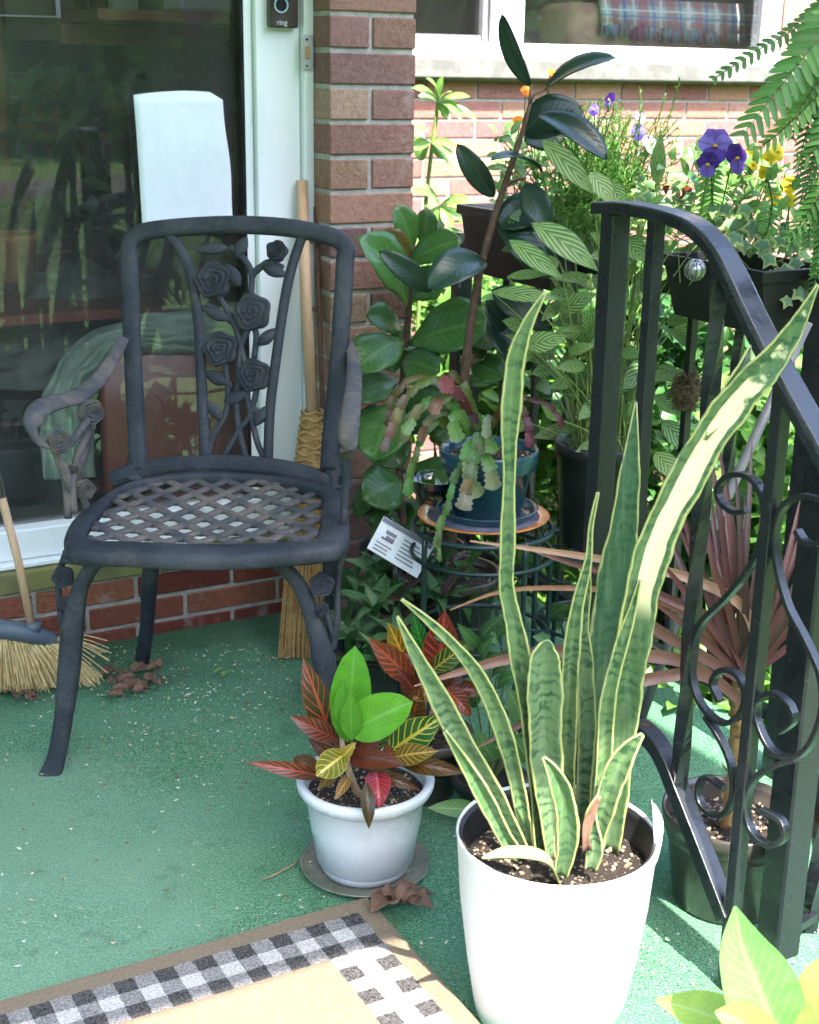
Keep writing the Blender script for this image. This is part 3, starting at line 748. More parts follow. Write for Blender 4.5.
m = MB(); hbox(m, 60, 16, 262, 26, -.78, .3); hbox(m, 60, 27, 262, 46, -.76, .02); tag(m.build('high_shelf', M['redwood'], smooth=False), 'high dark wooden shelf inside the door under the pale box', 'shelf')
# hanging foliage indoors
hg = MB()
for k in range(260):
    x = rnd.gauss(100, 55); y = rnd.uniform(60, 235); p = hat(x, y, -.9 + rnd.uniform(-.3, .2)); d = V((rnd.uniform(-1, 1), rnd.uniform(-1, 1), rnd.uniform(-1.6, .2))).normalized()
    leaf3(hg, p, p + d * rnd.uniform(.05, .13), .03, 'lance', .1, c=jit((.05, .09, .03), .3), n=3, nx=2)
tag(hg.build('indoor_plant', M['vein_leaf']), 'dark leafy houseplant hanging deep in the room behind the paper board', 'plant')

# ------------------------------------------------------------------ cast metal garden chair
chair = thing('garden_armchair', at(200, 700, z=0), 'dark cast metal armchair with a rose pattern backrest', 'chair')
_p0, _p1, _p2 = at(130, 478, d=2.40), at(345, 492, d=2.33), at(240, 225, d=2.50)
BNR = (_p1 - _p0).cross(_p2 - _p0).normalized()
if BNR.y > 0: BNR = -BNR
BP = lambda x, y, off=0: at(x, y, pl=(_p0 + BNR * off, BNR))
def bpath(pts, n=6): return cat([BP(*p) for p in pts], n)
K_ = mpp(BP(240, 350))
bf = MB()
bf.tube(bpath([(140, 470), (137, 440), (134, 380), (131, 310), (129, 258), (131, 243), (139, 235), (155, 230), (200, 226), (245, 225), (290, 228), (325, 235), (340, 241), (346, 250), (345, 262), (343, 300), (338, 370), (332, 430), (329, 470)], 5), 8.9 * K_, 16, flat=.72, ref=BNR, sq=3.5)
bf.tube(bpath([(112, 480), (128, 474), (160, 467), (200, 464), (240, 464), (280, 468), (318, 478), (348, 495)]), 8.8 * K_, 16, flat=.7, ref=BNR, sq=3.5)
bf.tube(bpath([(134, 480), (136, 462), (137, 440)]), [.024, .017, .012], 8, flat=.6, ref=BNR)
bf.tube(bpath([(336, 490), (333, 470), (332, 445)]), [.024, .017, .012], 8, flat=.6, ref=BNR)
back = bf.build('backrest_frame', M['chair'], chair)
def rose(mb, c, r, nrm, upv, th):
    nrm = nrm.normalized(); x = upv.cross(nrm).normalized(); y = nrm.cross(x); nr, na = 20, 40; b = len(mb.v); mb.v.append(c + nrm * th * 1.25)
    ph = rnd.random() * 6
    for i in range(1, nr + 1):
        q = i / nr
        for k in range(na):
            a = 2 * math.pi * k / na; lobe = 1 + .07 * math.cos(5 * a + ph)
            h = th * (.75 + .45 * math.cos(q * 1.4)) + th * .75 * (((q * 3.3 * (1 + .10 * math.sin(3 * a + ph)) + a / (2 * math.pi)) % 1.0) ** 1.6 - .4) * (1 if i < nr else 0)
            if i == nr: h = -th * .5
            mb.v.append(c + x * (math.cos(a) * r * q * lobe) + y * (math.sin(a) * r * q * lobe) + nrm * h)
    for k in range(na):
        mb.face([b, b + 1 + k, b + 1 + (k + 1) % na])
    for i in range(nr - 1):
        for k in range(na):
            k2 = (k + 1) % na; mb.face([b + 1 + i * na + k, b + 1 + (i + 1) * na + k, b + 1 + (i + 1) * na + k2, b + 1 + i * na + k2])
def bleaf(mb, p, q, w, nrm):
    pts = [p.lerp(q, i / 6) for i in range(7)]; T = (q - p).normalized(); sd = T.cross(nrm).normalized()
    mb.tube(pts, [.25 * w, .7 * w, w, w, .85 * w, .5 * w, .12 * w], 8, flat=.42, ref=nrm)
pn = MB()
pn.tube(bpath([(166, 232), (176, 243), (186, 262), (194, 290), (199, 330), (202, 390), (206, 460)]), 5.2 * K_, 12, flat=.8, ref=BNR, sq=3)
pn.tube(bpath([(304, 234), (299, 245), (290, 274), (283, 310), (276, 360), (270, 410), (268, 462)]), 5.2 * K_, 8, flat=.8, ref=BNR)
for st in ([(230, 247), (243, 258), (251, 272), (251, 298)], [(251, 279), (258, 268), (272, 263), (278, 255)], [(216, 292), (228, 312), (237, 332), (242, 352), (246, 370)], [(252, 322), (243, 340), (240, 352), (238, 380), (237, 395)],
           [(257, 388), (250, 415), (238, 432), (222, 460)], [(225, 362), (228, 392), (225, 415), (212, 440), (208, 460)], [(236, 392), (238, 425), (247, 462)], [(245, 388), (252, 420), (258, 445), (266, 460)], [(250, 322), (256, 334), (254, 358)], [(252, 405), (262, 418), (270, 408)], [(206, 305), (216, 310), (232, 322)], [(208, 372), (222, 378), (232, 388)], [(283, 268), (268, 262), (256, 272)]):
    pn.tube(bpath(st), 3.3 * K_, 7, flat=.8, ref=BNR)
for (x0, y0, x1, y1, w) in ((227, 248, 194, 250, 6), (236, 257, 247, 236, 7), (240, 286, 226, 264, 7), (262, 266, 288, 276, 6.5), (230, 320, 200, 307, 6), (258, 345, 278, 328, 6.5), (226, 384, 203, 370, 6.5), (224, 402, 250, 392, 6.5), (222, 420, 206, 400, 6), (254, 426, 268, 405, 6)):
    bleaf(pn, BP(x0, y0, .003), BP(x1, y1, .003), w * K_, BNR)
for (x, y, r) in ((213, 280, 18.5), (252, 312, 19), (221, 349, 17.5), (254, 375, 16.5)): rose(pn, BP(x, y, .003), r * K_, BNR, UP, .008)
rose(pn, BP(277, 251, .003), 10.5 * K_, BNR, UP, .009)
pn.build('rose_panel', M['chair'], chair)
# seat
SZ = .43
outer = [(64, 545), (72, 520), (96, 500), (124, 484), (165, 474), (220, 470), (280, 475), (330, 486), (345, 497), (349, 515), (345, 543), (310, 551), (250, 556), (190, 557), (130, 554), (85, 552)]
inner = [(86, 535), (90, 525), (106, 505), (124, 487), (165, 478), (220, 475), (275, 479), (313, 489), (322, 495), (322, 512), (316, 538), (290, 542), (245, 544), (190, 544), (130, 542), (95, 541)]
def lp(ps, z): return cat([at(x, y, z=z) for x, y in ps], 5, closed=True)
O1, I1 = lp(outer, SZ), lp(inner, SZ)
sf = MB(); n_ = len(O1)
loops = []
cen = sum(O1, V()) / n_
def shift(Lp, dz, sc=0): return [p + UP * dz + (cen - p).normalized() * sc for p in Lp]
loops = [shift(I1, -.012), shift(I1, -.001), shift(I1, .002, -.004), shift(O1, .002, .006), shift(O1, -.003, 0), shift(O1, -.019, 0), shift(O1, -.022, .004), shift(O1, -.022, .018)]
for lpz in loops: sf.v += lpz
for k in range(len(loops)):
    k2 = (k + 1) % len(loops)
    for i in range(n_):
        j = (i + 1) % n_; sf.face([k * n_ + i, k * n_ + j, k2 * n_ + j, k2 * n_ + i])
sf.build('seat_frame', M['chair'], chair)
fx = (at(345, 543, z=SZ) - at(64, 545, z=SZ)).normalized(); fy = UP.cross(fx)
poly2 = [((p - cen).dot(fx), (p - cen).dot(fy)) for p in I1]
def inside(x, y):
    c = False; n = len(poly2)
    for i in range(n):
        (x1, y1), (x2, y2) = poly2[i], poly2[(i + 1) % n]
        if (y1 > y) != (y2 > y) and x < (x2 - x1) * (y - y1) / (y2 - y1) + x1: c = not c
    return c
lt = MB(); p_, lam, A_ = .036, .052, .0125
ymin = min(q[1] for q in poly2); ymax = max(q[1] for q in poly2)
k = 0; yy = ymin - .01
while yy < ymax + .02:
    run = []
    for i in range(-60, 61):
        x = i * .005; y = yy + A_ * math.sin(2 * math.pi * x / lam + k * math.pi)
        z = SZ - .006 - .012 * math.exp(-(x * x + y * y) / .02)
        q = cen + fx * x + fy * y; q.z = z
        if inside(x, y): run.append(q)
        elif run:
            if len(run) > 2: lt.tube(run, .0092, 8, flat=.42, ref=UP)
            run = []
    if len(run) > 2: lt.tube(run, .0092, 8, flat=.42, ref=UP)
    for i in range(-12, 12):
        x = (i + .25) * lam + (0 if k % 2 == 0 else lam / 2); y = yy + p_ / 2
        if inside(x, y):
            q = cen + fx * x + fy * y; q.z = SZ - .007 - .012 * math.exp(-(x * x + y * y) / .02)
            lt.lathe(q - UP * .004, [(.0125, 0), (.013, .004), (.008, .008), (.003, .0065), (0, .009)], 12)
    yy += p_; k += 1
lt.build('seat_lattice', M['chair_worn'], chair)
def dpath(pts, n=6): return cat([at(x, y, d=d) for x, y, d in pts], n)
FW = V((0, -1, 0))
def leg(main, extra, roses, nm='leg'):
    m = MB()
    m.tube(dpath([q[:3] for q in main]), [q[3] for q in main], 16, flat=.75, ref=FW, sq=3)
    for e in extra: m.tube(dpath(e), .0055, 7, flat=1.2, ref=FW)
    for (x, y, d, r) in roses: rose(m, at(x, y, d=d), r * mpp(at(x, y, d=d)), V((.1, -1, .25)), UP, .007)
    return m.build(nm, M['chair'], chair)
leg([(112, 557, 2.07, .009), (94, 565, 2.065, .011), (80, 590, 2.06, .013), (73, 625, 2.06, .018), (69, 670, 2.06, .018), (64, 715, 2.06, .015), (57, 755, 2.06, .015), (49, 778, 2.06, .018), (44, 787, 2.05, .015)],
    [[(66, 552, 2.08), (59, 575, 2.10), (59, 600, 2.10), (63, 630, 2.07)], [(64, 560, 2.08), (85, 562, 2.07), (112, 556, 2.07)], [(60, 610, 2.09), (66, 622, 2.06)]], [(63, 577, 2.07, 11), (64, 603, 2.07, 7)])
leg([(268, 559, 2.05, .009), (284, 568, 2.05, .011), (301, 588, 2.05, .012), (313, 620, 2.05, .013), (323, 655, 2.05, .019), (330, 700, 2.05, .017), (336, 740, 2.05, .015), (344, 778, 2.05, .017)],
    [[(342, 555, 2.06), (338, 580, 2.06), (337, 620, 2.05), (333, 650, 2.05)], [(268, 556, 2.05), (300, 562, 2.05), (338, 557, 2.06)], [(314, 622, 2.05), (323, 606, 2.05), (335, 640, 2.05)]], [(322, 585, 2.04, 12.5), (322, 609, 2.045, 7)])
leg([(152, 555, 2.42, .015), (149, 590, 2.45, .015), (147, 625, 2.48, .013), (142, 662, 2.52, .015)], [], [])
leg([(330, 555, 2.36, .015), (332, 590, 2.38, .015), (335, 625, 2.42, .013), (340, 668, 2.46, .015)], [], [])
# arms
m = MB(); m.tube(dpath([(124, 338, 2.44), (112, 360, 2.40), (98, 380, 2.32), (78, 396, 2.22), (56, 402, 2.14), (40, 409, 2.08), (32, 424, 2.05), (38, 441, 2.05), (52, 446, 2.07)]), [.010, .012, .014, .016, .017, .017, .016, .014, .008], 10, flat=.42, ref=V((.55, 0, 1)))
arm = m.build('armrest', M['chair_worn'], chair)
m = MB()
for st in ([(50, 440, 2.08), (58, 458, 2.09), (66, 485, 2.10), (68, 518, 2.10)], [(84, 402, 2.22), (88, 430, 2.22), (76, 462, 2.18), (82, 490, 2.2), (88, 512, 2.2)], [(92, 425, 2.24), (84, 455, 2.24), (72, 480, 2.12), (74, 512, 2.1)], [(60, 450, 2.1), (72, 442, 2.15), (88, 420, 2.2)]):
    m.tube(dpath(st), .0065, 7)
for (x, y, d, r) in ((91, 412, 2.21, 13), (60, 442, 2.07, 12), (85, 489, 2.17, 10), (73, 470, 2.14, 6)): rose(m, at(x, y, d=d), r * mpp(at(x, y, d=d)), V((.5, -1, .2)), UP, .008)
bleaf(m, at(62, 460, d=2.09), at(70, 492, d=2.09), .008, FW)
m.build('arm_support', M['chair_worn'], chair)
m = MB(); m.tube(dpath([(349, 342, 2.44), (353, 358, 2.36), (354, 378, 2.26), (352, 402, 2.14), (349, 425, 2.06), (348, 446, 2.04), (346, 458, 2.07)]), [.008, .011, .014, .0155, .0165, .015, .009], 10, flat=.55, ref=V((0, -.5, 1)))
m.build('armrest', M['chair_worn'], chair)
m = MB()
for st in ([(346, 455, 2.07), (345, 490, 2.08), (343, 530, 2.08), (341, 550, 2.07)], [(350, 410, 2.2), (348, 450, 2.2), (345, 500, 2.09), (343, 530, 2.08)]): m.tube(dpath(st), .0065, 7)
for (x, y, d, r) in ((346, 480, 2.10, 6),): rose(m, at(x, y, d=d), r * mpp(at(x, y, d=d)), V((-1, -.3, .2)), UP, .008)
m.build('arm_support', M['chair'], chair)

# ------------------------------------------------------------------ brooms and sticks
br = thing('push_broom', at(20, 690, z=0), 'broom with yellow bristles and a blue grey head beside the chair leg', 'broom')
m = MB(); m.tube([at(32, 628, d=2.42), at(18, 560, d=2.42), at(2, 498, d=2.43)], .0078, 12); m.build('handle', M['broomwood'], br)
m = MB(); m.tube([at(2, 499, d=2.43), at(-8, 450, d=2.43), at(-70, 180, d=2.45)], .0075, 12); m.build('handle_sleeve', M['chrome'], br)
m = MB(); m.tube(cat([at(34, 622, d=2.42), at(33, 634, d=2.42)], 2), .014, 12); m.tube(cat([at(-30, 628, d=2.38), at(0, 629, d=2.40), at(30, 634, d=2.42), at(54, 641, d=2.44)], 5), [.016, .018, .018, .014], 10, flat=1.3, ref=FW); m.build('head', M['greyplastic'], br)
m = MB()
for i in range(900):
    s = rnd.random(); a = at(-30 + 84 * s, 637 + 5 * s, d=2.38 + .06 * s + rnd.uniform(-.015, .015)); e = at(-45 + 142 * s ** 1.15 + rnd.uniform(-4, 6), 690 + rnd.uniform(-6, 5) - (8 * s if s > .7 else 0), d=2.34 + .07 * s + rnd.uniform(-.03, .03)); e.z = max(e.z, .004)
    mid = a.lerp(e, .5) + V((rnd.uniform(-.004, .004), 0, .004)); m.tube([a, mid, e], [.0013, .0012, .0007], 3, cap=False)
for i in range(16):
    a = at(45 + i * .6, 640, d=2.44); e = at(rnd.uniform(80, 112), rnd.uniform(640, 690), d=2.43); m.tube(cat([a, a.lerp(e, .5) + V((0, 0, .012)), e], 3), .0009, 3, cap=False)
m.build('bristles', M['bristle_y'], br)
cb = thing('corn_broom', at(298, 664, z=0), 'straw corn broom leaning on the brick wall behind the chair', 'broom')
m = MB(); m.tube([at(302, 181, d=2.83), at(306, 300, d=2.77), at(312, 415, d=2.70)], .0115, 14); m.build('handle', M['broomwood'], cb)
def wvn(mb, pts, w0, w1, nst, r):
    for k in range(nst):
        s = (k + .5) / nst * 2 - 1
        P = [p + V((1, 0, 0)) * s * (w0 + (w1 - w0) * i / (len(pts) - 1)) + V((0, -1, 0)) * (.012 * (1 - s * s)) + V((rnd.uniform(-.001, .001), 0, 0)) for i, p in enumerate(pts)]
        mb.tube(P, r, 5, cap=False)
m = MB(); bp_ = [at(312, 412, d=2.70).lerp(at(309, 466, d=2.665), i / 12) for i in range(13)]
wvn(m, bp_, .018, .026, 9, .0035)
for k in range(9):
    t = k / 8; q = bp_[0].lerp(bp_[-1], t)
    rr = .020 + .008 * t
    m.tube([q + V((math.cos(a) * rr, math.sin(a) * .016, .004 * math.sin(a * 4 + k * 3.1))) for a in [i * math.pi / 10 for i in range(21)]], .0032, 5, cap=False)
m.build('binding', M['corn'], cb)
m = MB()
for i in range(420):
    s = rnd.uniform(-1, 1); a = at(309, 462, d=2.665) + V((s * .026, rnd.uniform(-.014, .012), 0)); e = at(300, 664, d=2.56) + V((s * .040 + rnd.uniform(-.005, .005), rnd.uniform(-.02, .02), rnd.uniform(-.006, .02)))
    e.z = max(e.z, .004); m.tube([a, a.lerp(e, .5) + V((s * .003, 0, 0)), e], .0018, 3, cap=False)
m.build('bristles', M['corn'], cb)
m = MB(); m.tube([at(316, 207, d=2.84), at(319, 300, d=2.8), at(325, 470, d=2.74), at(330, 640, d=2.62)], .0055, 8)
for y in (241, 309): m.tube([at(309, y, d=2.80), at(320, y + 1, d=2.80)], .0045, 7)
tag(m.build('garden_stake', M['stem_brown']), 'thin reddish brown stake standing between the corn broom and the pillar', 'stake')

# ------------------------------------------------------------------ iron railings
RA = V((.254, 1.81, 0)); RP = lambda x, y: at(x, y, pl=(RA, HU)); rb = lambda p: (p - RA).dot(HN)
sr = thing('stair_railing', RA, 'black wrought iron stair railing with curved handrail and scrollwork', 'railing')
hpx = [(601, 207), (625, 207), (645, 210), (668, 215), (690, 223), (707, 235), (722, 253), (735, 277), (750, 309), (771, 351), (793, 391), (815, 431)]
hr = cat([RP(x, y) for x, y in hpx], 4); dd = (hr[-1] - hr[-9]).normalized(); hr += [hr[-1] + dd * k * .1 for k in range(1, 8)]
m = MB(); m.tube(hr, .0185, 4, flat=.55, ref=HU.cross(dd), square=True); 
m = MB(); b0 = len(m.v)
for i, p in enumerate(hr):
    T = (hr[min(i + 1, len(hr) - 1)] - hr[max(i - 1, 0)]).normalized(); N_ = T.cross(HU).normalized()
    if N_.z < 0: N_ = -N_
    for (s, t_) in ((-1, -.7), (-1, .35), (-.78, .62), (.78, .62), (1, .35), (1, -.7)): m.v.append(p + HU * (s * .0175) + N_ * (t_ * .012))
for i in range(len(hr) - 1):
    for k in range(6): m.face([b0 + i * 6 + k, b0 + i * 6 + (k + 1) % 6, b0 + (i + 1) * 6 + (k + 1) % 6, b0 + (i + 1) * 6 + k])
m.face([0, 1, 2, 3, 4, 5]); m.build('handrail', M['iron'], sr, smooth=False, bevel=.0015)
def zrail(b):
    best = min(hr, key=lambda p: abs(rb(p) - b)); return best.z
def vbar(mb, b, z0, z1, r, tw=0, x=RA):
    n = max(2, int((z1 - z0) / .012)); mb.tube([x + HN * b + UP * (z0 + (z1 - z0) * i / n) for i in range(n + 1)], r, 4, ref=HU if not tw else None, square=True, twist=tw)
pb = rb(RP(616, 212)); m = MB(); vbar(m, pb, 0.0, zrail(pb) - .008, .0138); m.build('post', M['iron'], sr, smooth=False, bevel=.002)
bpx = [(600, 723), (620, 723), (638, 727), (655, 742), (667, 762), (677, 787), (700, 845), (728, 918)]
brl = cat([RP(x, y) for x, y in bpx], 4)
m = MB(); m.tube(brl, .011, 4, flat=1.1, ref=HU, square=True); m.build('bottom_rail', M['iron'], sr, smooth=False, bevel=.0015)
for (x, y, r, tw, foot) in ((654, 260, .0082, 0, 0), (718, 300, .0085, .12, 0), (779, 430, .0082, 0, 1)):
    b = rb(RP(x, y)); zt_ = zrail(b); zb_ = 0 if foot else min(brl, key=lambda p: abs(rb(p) - b)).z
    m = MB(); vbar(m, b, zb_, zt_ - .008, r, tw); m.build('baluster', M['iron'], sr, smooth=False, bevel=.001)
for b in (.62, .75): m = MB(); vbar(m, b, -.15 - (b - .5) * .6, zrail(b) - .008, .0105); m.build('baluster', M['iron'], sr, smooth=False)
SC = [[(748, 510), (735, 512), (722, 502), (719, 488), (729, 476), (748, 476), (762, 492), (765, 520), (755, 560), (729, 595), (703, 622), (692, 653), (694, 685), (705, 709), (724, 723), (740, 715), (746, 695), (738, 675), (722, 670), (713, 683), (720, 701)],
      [(706, 716), (721, 739), (732, 767), (733, 797), (723, 815), (706, 810), (698, 792), (706, 777), (724, 788)],
      [(797, 530), (806, 542), (822, 542), (833, 522), (828, 504), (808, 496), (786, 504), (776, 530), (778, 566), (789, 607), (806, 640), (821, 675), (823, 710), (812, 742), (795, 757), (773, 751), (759, 725), (757, 703), (772, 693), (789, 704), (794, 720), (780, 732)],
      [(797, 759), (770, 768), (754, 780), (746, 802), (751, 829), (768, 845), (784, 838), (782, 821), (762, 810)]]
for s in SC:
    m = MB(); m.tube(cat([RP(x, y) for x, y in s], 7), .0033, 4, flat=1.6, ref=HU, square=True); m.build('scroll', M['iron'], sr, smooth=False, bevel=.001)
ip = thing('iron_post', V((.494, 1.60, 0)), 'thick black iron newel post with twisted bar standing on the green carpet', 'post')
m = MB(); m.box(V((.494, 1.60, 0)) - HU * .02 - HN * .02, HU * .042, HN * .042, UP * 1.0, ch=.003); m.build('post', M['iron'], ip, smooth=False)
q = at(809, 930, z=0); m = MB(); n = 80; m.tube([q + UP * (.95 * i / n) for i in range(n + 1)], .0085, 4, square=True, twist=.13); m.build('twisted_bar', M['iron'], ip, smooth=False)
for zz in (.9, .02): m = MB(); m.box(V((.494, 1.60, zz)), q - V((.494, 1.60, 0)), HN * .012, UP * .012); m.build('crosspiece', M['iron'], ip, smooth=False)
# side railing
SA = .325; SP = lambda x, y: at(x, y, pl=(hp(SA, 0, 0), HU))
ztop = (SP(735, 300).z + SP(700, 291).z) / 2
sd = thing('side_railing', hp(SA, .5, 0), 'black iron side railing carrying the planter boxes at the porch edge', 'railing')
m = MB(); m.box(hp(SA - .015, -.02, ztop - .012), HU * .03, HN * 1.04, UP * .024, ch=.002); m.build('top_rail', M['iron'], sd, smooth=False)
m = MB(); m.box(hp(SA - .012, -.02, .09), HU * .024, HN * 1.04, UP * .016); m.build('bottom_rail', M['iron'], sd, smooth=False)
for i in range(9):
    b = .03 + i * .118; m = MB(); x0 = hp(SA, 0, 0)
    if i % 3 == 1: vbar(m, b, .106, ztop - .012, .0075, .12, x0)
    else: m.box(hp(SA - .0065, b - .0065, .106), HU * .013, HN * .013, UP * (ztop - .118))
    m.build('baluster', M['iron'], sd, smooth=False)
for b in (-.02,):
    m = MB(); m.box(hp(SA - .017, b - .034, 0), HU * .034, HN * .033, UP * (ztop + .02)); m.build('post', M['iron'], sd, smooth=False)
pc = thing('porch_column', hp(SA, 1.04, 0), 'tall black wrought iron porch column rising past the hanging fern', 'column')
m = MB(); m.box(hp(SA - .02, 1.02, 0), HU * .04, HN * .04, UP * 2.42, ch=.002); m.build('upright', M['iron'], pc, smooth=False)
m = MB(); m.box(hp(SA - .012, 1.2, 0), HU * .024, HN * .024, UP * 2.42); m.build('upright', M['iron'], pc, smooth=False)
for k in range(6):
    m = MB(); z = .25 + k * .36; P = [hp(SA, 1.06 + .07 + .055 * math.cos(a), z + .15 * a / 6.28 + .03 * math.sin(a)) for a in [i * .4 for i in range(17)]]
    m.tube(cat(P, 3), .004, 4, square=True); m.build('scroll', M['iron'], pc, smooth=False)
m = MB(); m.tube([at(808, 322, d=1.98), at(700, 556, d=1.98), at(642, 716, d=1.94)], .0075, 10)
tag(m.build('grey_pole', M['greystick']), 'slim grey pole leaning diagonally behind the stair railing', 'pole')

# ------------------------------------------------------------------ doormat
mc = at(367, 906, z=0); md1 = (at(2, 1010, z=0) - mc); md1.z = 0; md1.normalize(); md2 = (at(468, 1024, z=0) - mc); md2.z = 0; md2 = (md2 - md1 * md2.dot(md1)).normalized()
mm = MB(); nx2, ny2 = 48, 30; LX, LY = .92, .60
for k in range(2):
    for j in range(ny2 + 1):
        for i in range(nx2 + 1):
            x, y = LX * i / nx2, LY * j / ny2; mm.v.append(V((x, y, (.010 if k else .003) + .0012 * mnoise.noise(V((x * 5, y * 5, 0))))))
N1 = (nx2 + 1) * (ny2 + 1)
for j in range(ny2):
    for i in range(nx2):
        a = j * (nx2 + 1) + i; mm.face([N1 + a, N1 + a + 1, N1 + a + nx2 + 2, N1 + a + nx2 + 1]); mm.face([a, a + nx2 + 1, a + nx2 + 2, a + 1])
for i in range(nx2):
    mm.face([i, i + 1, N1 + i + 1, N1 + i]); a = ny2 * (nx2 + 1) + i; mm.face([a, N1 + a, N1 + a + 1, a + 1])
for j in range(ny2):
    a = j * (nx2 + 1); b = a + nx2 + 1; mm.face([a, N1 + a, N1 + b, b]); a += nx2; b += nx2; mm.face([a, b, N1 + b, N1 + a])
mo = mm.build('doormat', M['mat'], smooth=False)
Mx = Matrix((md1, md2, md1.cross(md2))).transposed()
if md1.cross(md2).z < 0: Mx = Matrix((md1, md2, -md1.cross(md2))).transposed()
mo.matrix_world = Matrix.Translation(mc + UP * .004) @ Mx.to_4x4()
tag(mo, 'tan coir doormat with a black and white gingham border', 'doormat')

# ------------------------------------------------------------------ plant stands
def stand(name, c, r, h, label, nlegs=4, shelf=.5):
    t = thing(name, V((c[0], c[1], 0)), label, 'plant stand'); o = V((c[0], c[1], 0))
    def ring(rr, z, w=.004): 
        m_ = MB(); m_.tube([o + V((math.cos(a) * rr, math.sin(a) * rr, z)) for a in [2 * math.pi * i / 40 for i in range(41)]], w, 7, cap=False); return m_
    ring(r, h - .005, .005).build('top_ring', M['wire'], t); ring(r * 1.02, h - .05).build('ring', M['wire'], t); ring(r * .98, h * shelf, .004).build('ring', M['wire'], t)
    for z in (h - .006, h * shelf):
        m_ = MB()
        for k in range(-3, 4):
            x = k * r / 3.6; y = math.sqrt(r * r - x * x); m_.tube([o + V((x, -y, z)), o + V((x, y, z))], .0022, 6)
        m_.tube([o + V((-r, 0, z)), o + V((r, 0, z))], .0022, 6); m_.build('shelf_grid', M['wire'], t)
    for k in range(nlegs):
        a = 2 * math.pi * (k + .37) / nlegs; p = V((math.cos(a), math.sin(a), 0)); m_ = MB(); m_.tube(cat([o + p * r + UP * h, o + p * r * 1.0 + UP * h * .5, o + p * r * 1.08 + UP * .02, o + p * r * 1.15 + UP * .006], 4), .0048, 8); m_.build('leg', M['wire'], t)
    return t
ST1 = (.124, 2.24); ST1h = .385
stand('wire_plant_stand', ST1, .118, ST1h, 'round dark green wire plant stand under the blue pot and orange plate')
ST2 = (.335, 2.40)
zc = at(600, 440, d=2.40).z; zcb = zc - .19
stand('wire_plant_stand', ST2, .10, zcb - .002, 'round dark green wire plant stand under the black nursery pot')
# card
cd = thing('plant_card', at(400, 548, d=2.36), 'tilted white printed plant care card with a black header behind the chair arm', 'card')
c0 = at(384, 516, d=2.29); c1 = at(434, 546, d=2.27); c2 = at(367, 548, d=2.27); ex = (c1 - c0); ey = (c2 - c0); cn = ex.cross(ey).normalized()
if cn.y > 0: cn = -cn
m = MB(); m.box(c0, ex, ey, -cn * .0015); m.build('sheet', M['paper'], cd, smooth=False)
m = MB(); m.box(c0 + cn * .0012 + ex * .01 + ey * .01, ex * .97, ey * .13, -cn * .001)
for (u0, v0, du, dv) in ((.16, .28, .2, .1), (.2, .42, .16, .12), (.13, .5, .22, .06)): m.box(c0 + cn * .0012 + ex * u0 + ey * v0, ex * du, ey * dv, -cn * .001)
m.build('header', M['black_face'], cd, smooth=False)
m = MB()
for k in range(6): m.box(c0 + cn * .0012 + ex * .5 + ey * (.26 + k * .11), ex * rnd.uniform(.3, .44), ey * .035, -cn * .001)
for k in range(3): m.box(c0 + cn * .0012 + ex * .08 + ey * (.68 + k * .1), ex * rnd.uniform(.25, .34), ey * .035, -cn * .001)
m.build('print_lines', M['greystick'], cd, smooth=False)
m = MB(); m.tube([at(400, 550, d=2.285), V((at(400, 550, d=2.285).x, 2.285, 0.02))], .003, 6); m.build('stake', M['wire'], cd)
# ------------------------------------------------------------------ potted plants
def pot_prof(r0, r1, h, lip=.012, lh=.02, wall=.004):
    return [(r0 * .9, 0), (r0, .004), (r0 + (r1 - r0) * .93 * (1 - lh / h), h - lh), (r1 + lip * .1, h - lh), (r1 + lip * .45, h - lh * .6), (r1 + lip * .5, h - .002), (r1 + lip * .2, h), (r1 - wall, h - .001), (r1 - wall - .003, h - lh), (r0 - wall, .02), (0, .02)]
def soil(t, o, r, z, bits=40, seed=1):
    m = MB(); n = 26; rr = random.Random(seed); m.v.append(o + UP * (z + .004)); R_ = 9
    for i in range(1, R_ + 1):
        for k in range(n):
            a = 2 * math.pi * k / n; q = i / R_; m.v.append(o + V((math.cos(a) * r * q, math.sin(a) * r * q, z + rr.uniform(-.003, .005) * (i < R_))))
    for k in range(n): m.face([0, 1 + k, 1 + (k + 1) % n])
    for i in range(R_ - 1):
        for k in range(n):
            k2 = (k + 1) % n; m.face([1 + i * n + k, 1 + (i + 1) * n + k, 1 + (i + 1) * n + k2, 1 + i * n + k2])
    so = m.build('soil', M['soil'], t)
    m = MB()
    for k in range(bits):
        a = rr.uniform(0, 6.28); q = r * math.sqrt(rr.random()) * .93; p = o + V((math.cos(a) * q, math.sin(a) * q, z + .004)); s = rr.uniform(.0025, .007)
        x = V((rr.uniform(-1, 1), rr.uniform(-1, 1), rr.uniform(-.5, .5))).normalized(); y = x.cross(V((rr.uniform(-.3, .3), rr.uniform(-.3, .3), 1))).normalized()
        m.box(p, x * s, y * s * .7, x.cross(y) * s * .5, ch=s * .1)
    if bits: m.build('bark_chips', M['soil_bits'], t, smooth=False)
